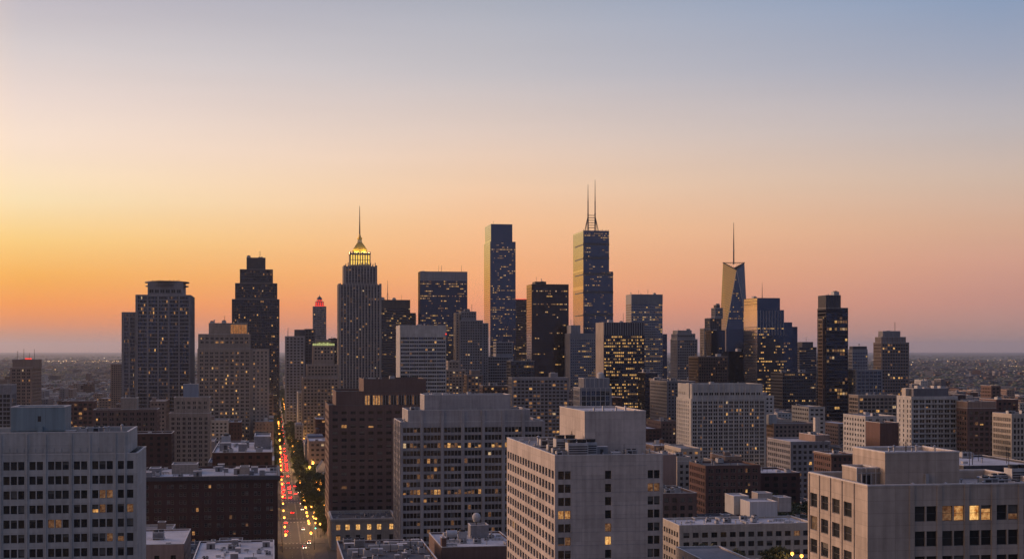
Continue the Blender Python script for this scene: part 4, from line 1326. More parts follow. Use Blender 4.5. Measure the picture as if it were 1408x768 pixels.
m.box(pv['u0'] - 1, pv['u1'] + 1, pv['y0'] - 1, pv['y0'] + 4, pv['z1'] + 4.2, pv['z1'] + 4.9, 'stone_tan', bottom=True)
m.box(pv['u0'] + 3, pv['u1'] - 3, pv['y0'] + 3.1, pv['y0'] + 10, pv['z1'] - .5, pv['z1'] + 6.5, 'stone_tan')
b.done()
b = tower('skyscraper', 'slender pale tower with a red glowing lantern top', 'skyscraper', 2600, 430.5, 448.5, [(430.5, 448.5, 421, 0)], depth=22, mat='stone_grey', fh=3.8, wh=2.2, bay=2.6, pier=.9, lit=.05, rev=.1, glass=('glass_coat', 'glass_coat_light'), rib=(.5, .3), clutter=0)
z = b.prev['z1']
m = b.mb('lantern')
m.box(4, b.w - 4, 4, 18, z, z + 9, 'stone_grey')
for k in range(4):
    m.box(4.5 + k * 3.9, 6.6 + k * 3.9, 3.7, 3.99, z + .8, z + 8, 'beacon_red')
m.box(2.5, b.w - 2.5, 2.5, 19.5, z + .21, z + 1.4, 'beacon_red')
m.cyl(b.w / 2, 11, z + 9, z + 15, 5.2, 4.4, 12, 'granite_grey')
for k in range(3):
    m.box(b.w / 2 - 4.2 + k * 3.1, b.w / 2 - 2.2 + k * 3.1, 5.4, 5.9, z + 9.4, z + 12, 'beacon_red', bottom=True)
m.cyl(b.w / 2, 11, z + 15, z + 18, 4.6, 1.5, 12, 'granite_dark', bottom=True)
m.cyl(b.w / 2, 11, z + 18, z + 21, .8, .4, 8, 'granite_dark')
b.done()
b = tower('office_building', 'low dark block between the lantern tower and the gold-topped tower', 'office building', 2300, 452, 466, [(452, 466, 465, 0)], depth=30, mat='steel_dark', **{**CURT, 'lit': .03}).done()

# art deco tower with the gilded crown
b = tower('skyscraper', 'stone art deco tower with glowing gold crown and needle spire', 'skyscraper', 1900, 467, 523.5,
          [(467, 523.5, 391, 0), (474, 517.5, 366, 5)], depth=50, mat='granite_grey', fh=3.6, wh=1.7, bay=3.9, pier=2.3, lit=.11, rev=.3, rib=(1.75, 1.1, 'limestone'), ribtop=1.6, top=3.5, glass=('glass', 'glass', 'glass_coat_black'), clutter=0)
pv = b.prev
m = b.mb('wall')
for k in range(14):
    x0_ = pv['u0'] + (pv['u1'] - pv['u0']) * (k + .5) / 14
    m.box(x0_ - .5, x0_ + .5, pv['y0'] - .8, pv['y0'] + .8, pv['z1'] + .21, pv['z1'] + 3.5 + (k % 2) * 1.5, 'limestone')
cu, cv, z = (pv['u0'] + pv['u1']) / 2, 25.0, pv['zr']
Z = lambda py: b.lz(py, cu, cv - 10)
r1 = (b.lx(509, 12) - b.lx(482, 12)) / 2
m = b.mb('crown_drum')
m.box(cu - r1 + 1, cu + r1 - 1, cv - r1 + 1, cv + r1 - 1, z, Z(348), 'limestone')
n = 8
for f_ in range(4):
    for k in range(n + 1):
        t_ = -r1 + 2 * r1 * k / n
        x_, y_ = [(cu + t_, cv - r1), (cu + r1, cv + t_), (cu + t_, cv + r1), (cu - r1, cv + t_)][f_]
        m.box(x_ - .62, x_ + .62, y_ - .62, y_ + .62, z, Z(348) + (1.8 if k % 2 == 0 else .5), 'limestone')
m.box(cu - r1 - .9, cu + r1 + .9, cv - r1 - .9, cv + r1 + .9, Z(349.5), Z(348.2), 'limestone', bottom=True)
g = b.mb('crown_windows')
for f_ in range(4):
    for k in range(n):
        t0_, t1_ = -r1 + 2 * r1 * (k + .24) / n, -r1 + 2 * r1 * (k + .76) / n
        d_ = r1 - .95
        P4 = lambda t, zz: [(cu + t, cv - d_, zz), (cu + d_, cv + t, zz), (cu - t, cv + d_, zz), (cu - d_, cv - t, zz)][f_]
        for za, zb_ in ((Z(364), Z(357.5)), (Z(356.8), Z(350.5))):
            g.quad(P4(t0_, za), P4(t1_, za), P4(t1_, zb_), P4(t0_, zb_), 'crown_amber')
m = b.mb('gold_roof')
def frustum(m, h0, h1, za, zb_, mat):
    A = [(cu - h0, cv - h0, za), (cu + h0, cv - h0, za), (cu + h0, cv + h0, za), (cu - h0, cv + h0, za)]
    B = [(cu - h1, cv - h1, zb_), (cu + h1, cv - h1, zb_), (cu + h1, cv + h1, zb_), (cu - h1, cv + h1, zb_)]
    for i in range(4):
        j = (i + 1) % 4
        m.quad(A[i], A[j], B[j], B[i], mat)
    m.quad(*B, mat)
frustum(m, r1 * .74, r1 * .62, Z(348.2), Z(345), 'limestone')
frustum(m, r1 * .78, r1 * .66, Z(345), Z(341.5), 'gold_leaf')
frustum(m, r1 * .66, r1 * .48, Z(341.5), Z(337.5), 'gold_leaf')
frustum(m, r1 * .48, r1 * .26, Z(337.5), Z(333), 'gold_leaf')
m = b.mb('lantern')
m.cyl(cu, cv, Z(333), Z(328), r1 * .26, r1 * .2, 10, 'limestone')
m.cyl(cu, cv, Z(328), Z(326), r1 * .27, r1 * .27, 10, 'gold_leaf', bottom=True)
m.cyl(cu, cv, Z(326), Z(321), r1 * .16, r1 * .08, 10, 'gold_leaf')
m = b.mb('spire')
m.cyl(cu, cv, Z(321), Z(305), 1.0, .7, 8, 'dark_steel')
m.cyl(cu, cv, Z(305), Z(282), .7, .3, 8, 'dark_steel')
b.done()
for k in range(8):                                    # floodlights on the crown's ledge
    a = math.pi / 4 * k + .39
    ld = bpy.data.lights.new("floodlight", 'POINT')
    ld.energy, ld.color, ld.shadow_soft_size = 8500, (1.0, .66, .12), .6
    lo_ = bpy.data.objects.new("floodlight", ld)
    COL.objects.link(lo_)
    lo_.parent = b.root
    lo_.location = (cu + math.cos(a) * r1 * 1.12, cv + math.sin(a) * r1 * 1.12, Z(346.2))

b = tower('office_building', 'dark blank-topped slab with a thin antenna, right of the gold-topped tower', 'skyscraper', 2250, 523, 564, [(523, 564, 412, 0, dict(top=13))], depth=40, mat='granite_dark', **{**CURT, 'lit': .10, 'bay': 2.0}, glass=GB, clutter=3)
b.block(564, 572, 430, u=(b.w + .01, b.lx(572)), z=(0, b.lz(430, b.w)), dy0=3, dy1=30, mat='granite_dark', **{**CURT, 'lit': .05}, glass=GB)
m = b.mb('antenna')
u_ = b.lx(533, 8)
m.cyl(u_, 8, b.prev['zr'], b.lz(385, u_, 8), .7, .2, 6, 'dark_steel')
for k in range(3):
    m.tube((u_ + (-4, 4, 0)[k], 8 + (0, 0, 4)[k], b.prev['zr']), (u_, 8, b.lz(402, u_, 8)), .15, 'dark_steel', 4)
b.done()
b = tower('office_building', 'broad dark glass slab with pale blank crown and many lit floors', 'skyscraper', 2200, 577.5, 642.5, [(577.5, 642.5, 373, 0, dict(top=14))], xs=575, mat='steel_dark', **{**CURT, 'lit': .10, 'rowlit': .12}, glass=GD, rib=(.4, .2), clutter=6)
b.block(u=(-.02, b.w + .02), z=(b.prev['z1'] - 13.5, b.prev['z1'] - .3), dy0=-.25, dy1=b.d * .6, mat='steel_grey', sides='', par=0)
b.done()
b = tower('apartment_tower', 'grey residential tower pair with low rooftop masts before the slender glass tower', 'apartment tower', 1850, 632, 664, [(632, 664, 440, 0), (634, 655, 428, 5, dict(sides='f'))], depth=34, mat='stone_grey', fh=3.4, wh=1.9, bay=3, pier=1.1, lit=.05, rib=(.6, .3))
b.block(627, 632, 433, u=(b.lx(626.5, 3), -.01), dy0=3, dy1=24, z=(0, b.lz(430, 0, 3)), mat='stone_tan', fh=3.4, wh=1.9, bay=3, pier=1.4, lit=.05)
b.block(664, 672, 445, u=(b.w + .01, b.lx(672)), dy0=2, dy1=26, z=(0, b.lz(444, b.w)), mat='stone_grey', fh=3.4, wh=1.9, bay=3, pier=1.1, lit=.05)
b.done()
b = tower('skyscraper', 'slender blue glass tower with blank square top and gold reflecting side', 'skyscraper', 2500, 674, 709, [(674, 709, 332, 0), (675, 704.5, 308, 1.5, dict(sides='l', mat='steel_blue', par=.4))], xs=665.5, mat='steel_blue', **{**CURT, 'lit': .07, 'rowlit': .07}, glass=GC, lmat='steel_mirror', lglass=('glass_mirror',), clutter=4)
b.done()
b = tower('office_building', 'dark tower with thin red edge light squeezed beside the black tower', 'skyscraper', 2650, 707.5, 724.5, [(707.5, 724.5, 411.5, 0)], depth=34, mat='granite_brown', **{**CURT, 'lit': .06}, glass=GB, clutter=0)
m = b.mb('edge_light')
m.box(0, b.w, -.3, .3, b.prev['z1'] + .25, b.prev['z1'] + 1.2, 'beacon_red')
b.done()
b = tower('skyscraper', 'plain black slab tower with copper toned side wall, centre of the skyline', 'skyscraper', 2050, 731, 782, [(731, 782, 390.5, 0, dict(top=5)), (736, 751, 387, 10, dict(sides='', mat='dark_steel', par=.2))], xs=724, mat='copper_dark', **{**CURT, 'lit': .025, 'rowlit': .03}, glass=GB, clutter=4)
b.done()

# twin antenna tower
b = tower('skyscraper', 'tallest stepped blue glass tower with two antennas and gold reflecting side', 'skyscraper', 2600, 802, 843,
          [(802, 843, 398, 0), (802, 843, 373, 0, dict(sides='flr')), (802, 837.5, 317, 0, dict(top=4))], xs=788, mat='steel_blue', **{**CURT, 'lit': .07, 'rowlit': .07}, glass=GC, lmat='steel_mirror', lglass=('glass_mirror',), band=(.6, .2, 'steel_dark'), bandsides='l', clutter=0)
pv = b.prev
m = b.mb('wall')
for py_ in (333, 352, 374, 399, 430):
    ua_ = b.lx(802) if py_ > 372 else 0
    wd = b.lx(843) if py_ > 372 else b.lx(837.5)
    zz = b.lz(py_ + 4)
    m.box(-.3, wd + .3, -.3, -.004, zz, zz + 4.2, 'granite_dark', bottom=True)
    m.box(-.3, -.004, -.004, b.d * .8, zz, zz + 2.2, 'granite_dark', bottom=True)
ZT = lambda py: b.lz(py, b.lx(812, 14), 14)
m = b.mb('antenna_frame')
xa, xb = b.lx(808.5, 14), b.lx(818.2, 14)
for k in range(6):
    zz = ZT(313 - k * 3.4)
    m.tube((xa, 14, zz), (xb, 14, zz), .6, 'dark_steel', 5)
for s_, x_ in ((-1, xa), (1, xb)):
    for y_ in (-5, 5):
        m.tube((x_ + s_ * 5.5, 14 + y_, pv['zr']), (x_, 14, ZT(296)), .55, 'dark_steel', 5)
for k in range(18):
    x_ = pv['u0'] + 1 + k * (pv['u1'] - pv['u0'] - 2) / 17
    m.box(x_ - .3, x_ + .3, 2, 2.6, pv['zr'], pv['z1'] + .8 + b.rng.random() * 2.2, 'dark_steel')
for part, x_, yt in (('antenna', xa, 254), ('antenna_mast', xb, 247)):
    m = b.mb(part)
    m.cyl(x_, 14, pv['zr'], ZT(294), 1.4, 1.25, 8, 'dark_steel')
    m.cyl(x_, 14, ZT(294), ZT(276), 1.15, 1.0, 8, 'dark_steel')
    m.cyl(x_, 14, ZT(276), ZT(yt), .85, .35, 8, 'dark_steel')
    m.cyl(x_, 14, ZT(294) - .4, ZT(294) + .4, 1.6, 1.6, 8, 'dark_steel', bottom=True)
b.done()

b = tower('office_building', 'grey ribbed office tower with lit upper windows under the twin antenna tower', 'office building', 2000, 784, 819, [(784, 819, 458, 0, dict(top=9)), (785, 798, 447, 4, dict(sides=''))], depth=36, mat='steel_grey', **{**CURT, 'lit': .10, 'bay': 2.6}, glass=GD, rib=(.7, .5), clutter=3).done()
b = tower('office_building', 'ribbed office tower with beige blank side and blazing yellow lit floors', 'office building', 1600, 830, 886, [(830, 886, 443, 0, dict(top=15))], xs=819, mat='granite_dark', fh=3.5, wh=1.6, bay=2.0, pier=.5, edge=.6, rev=.2, lit=.09, rowlit=.34, pal='strong', glass=GB, rib=(.4, .3, 'steel_dark'), sides='fr', clutter=4)
pv = b.prev
m = b.mb('side_wall')
m.quad((-.02, b.d - .2, 0), (-.02, .2, 0), (-.02, .2, pv['z1'] - .3), (-.02, b.d - .2, pv['z1'] - .3), 'stone_tan')
m = b.mb('wall')
for k in range(18):
    x_ = .6 + (b.w - 1.2) * k / 17
    m.box(x_ - .35, x_ + .35, -.85, -.52, pv['z1'] - 14, pv['z1'] + .2, 'steel_grey', bottom=True)
b.done()
b = tower('office_building', 'square office tower with vertical ribbed crown and lit ribbons, right of twin antennas', 'skyscraper', 2200, 868, 911, [(868, 911, 404.5, 0, dict(top=15))], xs=860.5, mat='steel_grey', **{**CURT, 'lit': .10, 'rowlit': .15, 'bay': 2.8}, glass=GD, clutter=5)
pv = b.prev
m = b.mb('wall')
for k in range(17):
    x_ = .5 + (b.w - 1) * k / 16
    m.box(x_ - .55, x_ + .55, -.9, -.004, pv['z1'] - 14, pv['z1'] + .2, 'steel_grey', bottom=True)
b.block(911, 918, 459, u=(b.w + .01, b.lx(918)), dy0=3, dy1=26, z=(0, b.lz(459, b.w)), mat='steel_dark', **{**CURT, 'lit': .04}, glass=GD)
b.done()
b = tower('apartment_tower', 'brownish shouldered tower standing alone right of the ribbed crown tower', 'skyscraper', 1950, 931, 959, [(931, 959, 466, 0), (931, 956, 458.5, 2), (932, 951, 454, 4, dict(sides=''))], xs=922, mat='stone_grey', fh=3.6, wh=2, bay=3.0, pier=1.2, lit=.10, rib=(.6, .3), clutter=2).done()
b = tower('apartment_tower', 'thin stepped tower close to the left of the tapered glass tower', 'skyscraper', 2150, 976, 992, [(976, 992, 437, 0), (983, 994, 423, 4, dict(mat='stone_grey')), (985, 990, 419, 7, dict(sides=''))], depth=26, mat='granite_dark', fh=3.6, wh=2, bay=3, pier=1.1, lit=.06, clutter=1).done()
b = tower('apartment_building', 'narrow pinkish grey block at the foot of the thin stepped tower', 'apartment building', 2050, 968, 977, [(968, 977, 451, 0)], depth=20, mat='stone_tan', fh=3.6, wh=2, bay=3, pier=1.2, lit=.05, clutter=1).done()
b = tower('office_building', 'low teal glass block in front of the tapered glass tower', 'office building', 1980, 978, 997, [(978, 997, 454, 0)], depth=26, mat='steel_dark', **{**CURT, 'lit': .05}, glass=('glass_coat_dark', 'glass_coat'), clutter=1).done()
b = tower('office_building', 'low brown block with red roof lights left of the gold sided tower', 'office building', 1720, 960, 1001, [(960, 1001, 490, 0)], depth=40, mat='granite_brown', fh=3.6, wh=2, bay=3, pier=1.1, lit=.06, clutter=3).done()
b = tower('office_building', 'squat teal grey block under the tapered glass tower', 'office building', 1880, 1001, 1022, [(1001, 1022, 483, 0)], depth=26, mat='steel_blue', **{**CURT, 'lit': .03}, glass=('glass_coat_dark', 'glass_coat'), clutter=2).done()

# tapered faceted glass tower
b = Building('skyscraper', 'tapered faceted glass tower with V shaped open top and needle spire', 'skyscraper', 2400, 998.5, 1028, depth=34)
a = b.w
ZZ = lambda py, u, v: b.lz(py, u, v)
z0 = b.lz(452)
base = [(0, 0, z0), (a, 0, z0), (a, b.d, z0), (0, b.d, z0)]
hx, hy = a / 2, b.d / 2
TF = (hx - .5, 0.0, ZZ(371, hx, 0))
TR = (a, hy, ZZ(361, a, hy))
TB = (hx, b.d, ZZ(371, hx, b.d))
TL = (0, hy, ZZ(361, 0, hy))
m = b.mb('base')
m.box(0, a, 0, b.d, 0, z0 - .01, 'steel_blue')
for k in range(int(z0 / 3.9)):
    m.box(-.15, a + .15, -.15, b.d + .15, k * 3.9 + 3, k * 3.9 + 3.9, 'steel_dark', bottom=True)
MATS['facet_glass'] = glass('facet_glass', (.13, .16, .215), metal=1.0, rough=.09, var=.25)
glass('facet_sunset_tint', (.34, .27, .18), metal=1.0, rough=.08, var=.2)  # bronze tint paints the golden sunset reflection onto the left facet alone
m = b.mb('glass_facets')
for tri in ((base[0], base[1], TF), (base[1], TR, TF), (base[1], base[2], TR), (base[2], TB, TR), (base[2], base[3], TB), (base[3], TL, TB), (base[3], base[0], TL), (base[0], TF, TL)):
    m.poly(list(tri), 'facet_sunset_tint' if tri[1] == TF and tri[2] == TL else 'facet_glass')
zr_ = TF[2] - 3
m.quad((hx, 3, zr_), (a - 3, hy, zr_), (hx, b.d - 3, zr_), (3, hy, zr_), 'roof_dark')
def lerp3(p, q, t):
    return tuple(p[i] + (q[i] - p[i]) * t for i in range(3))
m = b.mb('top_frame')
ring = [TF, TR, TB, TL]
for i in range(4):
    p_, q_ = Vector(ring[i]), Vector(ring[(i + 1) % 4])
    m.tube(p_, q_, 1.0 if i in (0, 3) else .7, 'dark_steel', 6)
m.tube(TF, base[1], .5, 'white_paint', 6)
m.tube(TF, base[0], .35, 'white_paint', 6)
m.tube(TL, TR, .55, 'dark_steel', 6)
for k in range(1, 6):
    q0, q1 = lerp3(TL, TF, k / 6), lerp3(TL, TR, k / 12)
    m.tube(q0, q1, .22, 'dark_steel', 4)
    q0, q1 = lerp3(TR, TF, k / 6), lerp3(TR, TL, k / 12)
    m.tube(q0, q1, .22, 'dark_steel', 4)
m = b.mb('floor_bands')
def lerp(p, q, t):
    return tuple(p[i] + (q[i] - p[i]) * t for i in range(3))
nfl = 26
for k in range(1, nfl):                               # floor bands round the facets
    t = k / nfl
    pts = [lerp(base[0], TF, t), lerp(base[1], TF, t), lerp(base[1], TR, t), lerp(base[2], TR, t), lerp(base[2], TB, t), lerp(base[3], TB, t), lerp(base[3], TL, t), lerp(base[0], TL, t)]
    for i in range(8):
        p_, q_ = Vector(pts[i]), Vector(pts[(i + 1) % 8])
        if (q_ - p_).length < 1.5:
            continue
        e = q_ - p_
        nrm = Vector((e.y, -e.x, 0)).normalized() * .12
        up = Vector((0, 0, .9))
        m.quad(tuple(p_ + nrm), tuple(q_ + nrm), tuple(q_ + nrm + up), tuple(p_ + nrm + up), 'steel_dark')
nl = 0
rows_ = []
for k in range(2, nfl - 4):
    z_ = z0 + (TF[2] - z0) * (k + .45) / nfl
    t = (z_ - z0) / (TF[2] - z0)
    xa_, xb_ = t * TF[0] + .8, a + (TF[0] - a) * t - .8
    x = xa_
    p = .5 if b.rng.random() < .16 else .07
    while x + 2.2 < xb_:
        if b.rng.random() < p:
            b.wins.append(('f', (x, -.16, z_), 1.6, 1.5, None, b.rng.choices(*PALC['office'])[0], 'window_frame', True, 0))
        x += 2.1
m = b.mb('spire')
cz = ZZ(360, hx, hy)
m.tube((hx, hy, cz - 4), (hx, hy, ZZ(335, hx, hy)), 1.3, 'dark_steel', 8, 1.0)
m.tube((hx, hy, ZZ(335, hx, hy)), (hx, hy, ZZ(306, hx, hy)), .95, 'dark_steel', 8, .35)
m.cyl(hx, hy, ZZ(345, hx, hy), ZZ(344, hx, hy), 1.6, 1.6, 8, 'steel_grey', bottom=True)
b.ind = 60
b.done()

# gold sided tower with steps
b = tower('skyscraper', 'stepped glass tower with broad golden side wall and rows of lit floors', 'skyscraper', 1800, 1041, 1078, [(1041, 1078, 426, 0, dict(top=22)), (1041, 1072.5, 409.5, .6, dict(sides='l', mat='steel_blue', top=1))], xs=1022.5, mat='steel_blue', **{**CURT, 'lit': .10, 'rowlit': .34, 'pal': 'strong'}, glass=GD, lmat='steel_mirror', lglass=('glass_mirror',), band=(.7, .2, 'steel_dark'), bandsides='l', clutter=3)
pv = b.prev
b.block(1078, 1090, 443, u=(b.w + .01, b.lx(1090)), dy0=2, dy1=40, z=(0, b.lz(443, b.w)), mat='steel_blue', **{**CURT, 'lit': .10, 'rowlit': .15, 'pal': 'office', 'top': 14}, glass=GD)
b.block(1090, 1098.5, 449, u=(b.lx(1090) + .01, b.lx(1098.5)), dy0=5, dy1=36, z=(0, b.lz(449, b.w)), mat='steel_dark', **{**CURT, 'lit': .06}, glass=GD)
m = b.mb('wall')
zt = b.lz(426)
for k in range(10):
    x_ = .4 + k * (b.w - .8) / 9
    m.box(x_ - .25, x_ + .25, -.6, -.004, zt - 31, zt - .3, 'galvanised', bottom=True)
m = b.mb('antenna')
u_ = b.lx(1048, 10)
m.cyl(u_, 10, pv['zr'], b.lz(388, u_, 10), .5, .15, 6, 'dark_steel')
b.done()
b = tower('office_building', 'dark modest tower with small cap between the stepped gold tower and tall dark tower', 'office building', 2250, 1099, 1123, [(1099, 1123, 477, 0), (1103, 1118, 470, 3, dict(sides=''))], depth=34, mat='granite_dark', **{**CURT, 'lit': .05}, glass=GB, clutter=1).done()
b = tower('office_building', 'low dark glass block under the stepped gold tower right shoulder', 'office building', 1650, 1076, 1122, [(1076, 1122, 512, 0)], depth=40, mat='granite_dark', **{**CURT, 'lit': .07, 'rowlit': .05}, glass=GB, clutter=3).done()
b = tower('skyscraper', 'tall narrow black tower with two setbacks, last high one on the right', 'skyscraper', 1500, 1136, 1166, [(1136, 1166, 423, 0), (1136, 1156, 405.5, 1, dict(sides='flr', top=12))], xs=1124, mat='granite_dark', fh=3.7, wh=2.5, bay=2.8, pier=.5, edge=.5, rev=.12, lit=.05, rowlit=.03, pal='office', glass=GB, rib=(.3, .25, 'steel_dark'), clutter=3)
b.block(u=(-3.2, -.02), dy0=2, dy1=14, z=(0, b.lz(438)), mat='granite_brown', fh=3.7, wh=2.5, bay=2.8, pier=.5, lit=.04, glass=GB)
b.done()
b = tower('office_building', 'grey office block with dark cap just right of the tall black tower', 'office building', 1750, 1172, 1193, [(1172, 1193, 480, 0, dict(top=4)), (1172.5, 1192, 476, 1, dict(sides='', mat='granite_dark'))], xs=1166.5, mat='steel_grey', **{**CURT, 'lit': .03}, glass=GD, clutter=3).done()
b = tower('office_building', 'lower blue grey block with framed front before the brownish stepped tower', 'office building', 1500, 1177, 1213, [(1177, 1213, 508, 0)], depth=34, mat='steel_grey', fh=3.7, wh=2.3, bay=4.5, pier=.6, nw=2, mull=.2, rev=.3, lit=.06, pal='office', glass=GD, rib=(.9, .5), clutter=4).done()
b = tower('apartment_tower', 'brownish stepped tower with grid windows, last of the skyline on the right', 'skyscraper', 1600, 1212, 1250, [(1212, 1250, 470.5, 0), (1212, 1245.5, 463, 2.5), (1214, 1238, 455, 5, dict(sides=''))], xs=1201, mat='stone_grey', fh=3.6, wh=2, bay=2.9, pier=1.0, lit=.10, rib=(.7, .4, 'brick_tan'), clutter=3).done()

# white office block left of centre
b = tower('office_building', 'white office block with blank white top and ribbon windows, left of centre', 'office building', 1400, 550, 613.5, [(550, 613.5, 447, 0, dict(top=11.5))], xs=544.5, mat='concrete_white', fh=3.65, wh=1.9, bay=9, pier=.5, nw=4, mull=.2, edge=.5, rev=.35, lit=.05, sides='fr', glass=('glass', 'glass', 'glass_coat_dark'), clutter=5)
m = b.mb('beacon')
m.box(b.w - .8, b.w + .5, -.5, .5, b.prev['z1'] - 9, b.prev['z1'] - 7.6, 'beacon_red')
b.done()

# ---------------------------------------------------------------- trees
def leaf_quads(m, c, r, n, size, rng, mat):
    for _ in range(n):
        while True:
            p = Vector((rng.uniform(-1, 1), rng.uniform(-1, 1), rng.uniform(-1, 1)))
            if p.length < 1:
                break
        p = Vector(c) + Vector((p.x * r[0], p.y * r[1], p.z * r[2]))
        a = Vector((rng.gauss(0, 1), rng.gauss(0, 1), rng.gauss(0, 1))).normalized()
        t = a.orthogonal().normalized()
        bt = a.cross(t)
        s = size * rng.uniform(.6, 1.3)
        m.quad(tuple(p - t * s), tuple(p - bt * s * .6), tuple(p + t * s), tuple(p + bt * s * .6), mat)

def make_tree(seed, h, r, n_clump, leaves, size, label, group, cat='tree'):
    rng = random.Random(seed)
    root = empty('tree', (0, 0, 0))
    tag(root, label, cat, group)
    t = MB()
    hc = h * .24
    t.cyl(0, 0, 0, hc, h * .026, h * .018, 8, 'bark', cap=False)
    t.cyl(0, 0, hc, h * .8, h * .018, h * .004, 8, 'bark')
    cr = MB()
    for i in range(n_clump):
        a = rng.uniform(0, 2 * math.pi)
        e = rng.uniform(-1, 1)
        k = math.sqrt(max(0, 1 - e * e)) * rng.uniform(.45, 1.0)
        c = (math.cos(a) * k * r, math.sin(a) * k * r, h * .58 + e * h * .34)
        q = rng.uniform(.22, .4) * r
        if i % 3 == 0:
            t.tube((0, 0, hc * rng.uniform(.7, 1.2)), c, h * .009, 'bark', 5, h * .003)
        leaf_quads(cr, c, (q, q, q * .75), leaves, size, rng, 'leaf')
    t.build('trunk', root)
    cr.build('crown', root)
    return root

STREET_LABEL = 'dark leafy street tree in the rows along the lamplit avenue'
PARK_LABEL = 'dark leafy tree growing among the low roofs between city blocks'
protos = [make_tree(s, 12 + s % 3, 5.0 + .4 * (s % 2), 40, 40, .5, STREET_LABEL, 'street trees along the avenue') for s in range(4)]
big = make_tree(11, 24, 11.5, 60, 70, .7, 'big dark spreading tree at the avenue corner below the brown tower', None)
x, y = from_uv(12.5, 124)
big.location = (x, y, 0)
big2 = make_tree(14, 17, 7.5, 40, 50, .65, 'second large dark tree beside the avenue, nearer and lower than the biggest one', None)
x, y = from_uv(11.5, 92)
big2.location = (x, y, 0)
TREE_N = 0

def place_tree(u, v, sc, label=STREET_LABEL, group='street trees along the avenue', z=0.0, xy=None, rng=RNG):
    global TREE_N
    p = protos[TREE_N % 4]
    o = p if TREE_N < 4 else copy_tree(p)
    TREE_N += 1
    o.location = (*(xy or from_uv(u, v)), z)
    o.scale = (sc, sc, sc * rng.uniform(.9, 1.15))
    o.rotation_euler = (0, 0, rng.uniform(0, 6.28))
    tag(o, label, 'tree', group)
    return o

v = 60.0
while v < 2500:
    if min(abs(v - c) for c in CROSS_V) > 9:
        if v > 136:
            place_tree((7.6 if v < 700 else 6.0) + RNG.uniform(-.4, .6), v, RNG.uniform(1.0, 1.35) if v > 300 else RNG.uniform(.8, 1.0))
        if v > 300 and RNG.random() < .75:
            place_tree((-11.4 if v < 700 else -8.5) + RNG.uniform(-.5, .5), v + 5, RNG.uniform(.6, .85) if v < 700 else RNG.uniform(.9, 1.1))
        if v > 230 and RNG.random() < .9:
            place_tree(17.5 + RNG.uniform(-1, 2), v + 4, RNG.uniform(.8, 1.1))
    v += 12 if v < 600 else (18 if v < 1200 else 34)
for u, v, s in ((27, 140, 1.2), (31, 125, 1.1), (29, 100, 1.2), (19, 160, 1.1), (25, 172, 1.2), (27, 185, 1.2), (18, 195, 1.2)):
    place_tree(u, v, s)
for u, v, s in ((13, 34, .75), (14.5, 47, .85), (13, 60, .8), (13.5, 8, .7), (13, 20, .7), (16.5, 58, .9)):
    place_tree(u, v, s)
# trees on the planted deck
for k, (px_, dy_, s_) in enumerate(((963, 30, .95), (972, 36, 1.0), (981, 28, .9), (1012, 36, .7), (1056, 34, .75), (1067, 30, .85), (1074, 37, .75))):
    X, Y, Z_ = DECK_B.world(DECK_B.lx(px_, dy_), dy_, DECK['zr'])
    place_tree(0, 0, s_ * .95, 'dark tree planted on the flat deck before the long low beige building', 'trees on the planted deck', Z_, (X, Y))

# ---------------------------------------------------------------- the carpet of low buildings
def proj(x, y, z):
    return CX + x / y * F, HY + (CH - z) / y * F

SIL = [10 ** 6] * 1500                                # nothing known in front yet
solids = sorted(SOLID)
KIND = [('grey flat roofed block', 'stone_grey', 'roof_grey'), ('pale roofed tan block', 'brick_tan', 'roof_white'), ('dark grey block', 'granite_grey', 'roof_dark'),
        ('dark brown block', 'brick_brown', 'roof_grey'), ('white walled block', 'concrete_white', 'roof_white'), ('pale stone block', 'stone_pale', 'roof_grey'), ('white roofed brick block', 'brick_dark', 'roof_white'), ('light brown block', 'brick_tan', 'roof_dark')]
lots = []
rl = random.Random(23)
for j in range(-3, 32):
    v0, v1 = 75 + 111 * j + 9, 75 + 111 * (j + 1) - 9
    for side in (-1, 1):
        edge = ROAD_H + WALK + .4
        while edge < 1500:
            bw = rl.uniform(62, 84)
            u = edge
            while u < edge + bw - 12:
                w = rl.uniform(10, 21)
                w = min(w, edge + bw - u)
                if w < 9:
                    break
                d1 = rl.uniform(30, 45)
                for (a, b_) in ((v0, v0 + d1), (v0 + d1 + rl.uniform(.5, 6), v1)):
                    if rl.random() < .07:
                        continue
                    ua, ub = (u + .3, u + w - .3) if side > 0 else (-u - w + .3, -u - .3)
                    lots.append((ua, ub, a, b_, rl.random(), rl.random(), rl.randrange(len(KIND))))
                u += w
            edge += bw + 15
cands = []
for (ua, ub, va, vb, r1_, r2_, kd) in lots:
    if any(ua < f[1] + 1.5 and ub > f[0] - 1.5 and va < f[3] + 1.5 and vb > f[2] - 1.5 for f in FOOT):
        # keep a shortened lot if the front part is free
        continue
    x, y = from_uv(ua, va)
    if y < 590:
        continue
    if 11 < ua < 36 and va < 210:                     # the planted corner right of the avenue
        continue
    pxl, pxr = proj(*from_uv(ua, va), 0)[0], proj(*from_uv(ub, va), 0)[0]
    if pxr < -20 or pxl > 1430:
        continue
    h = 8 + 10 * r1_ + (14 * r2_ if r2_ > .75 else 0)
    if 1250 < y < 2600 and 150 < pxl < 1200:
        h += 14 * r2_ + (12 if r1_ > .6 else 0)
    if y < 900:
        h = min(h, 20)
    if pxl < 170 or pxl > 1240:
        h = 7 + 9 * r1_ + (16 if r2_ > .93 else 0)
    cands.append([y, pxl, pxr, h, ua, ub, va, vb, kd])
cands.sort()
si = 0
vis = []
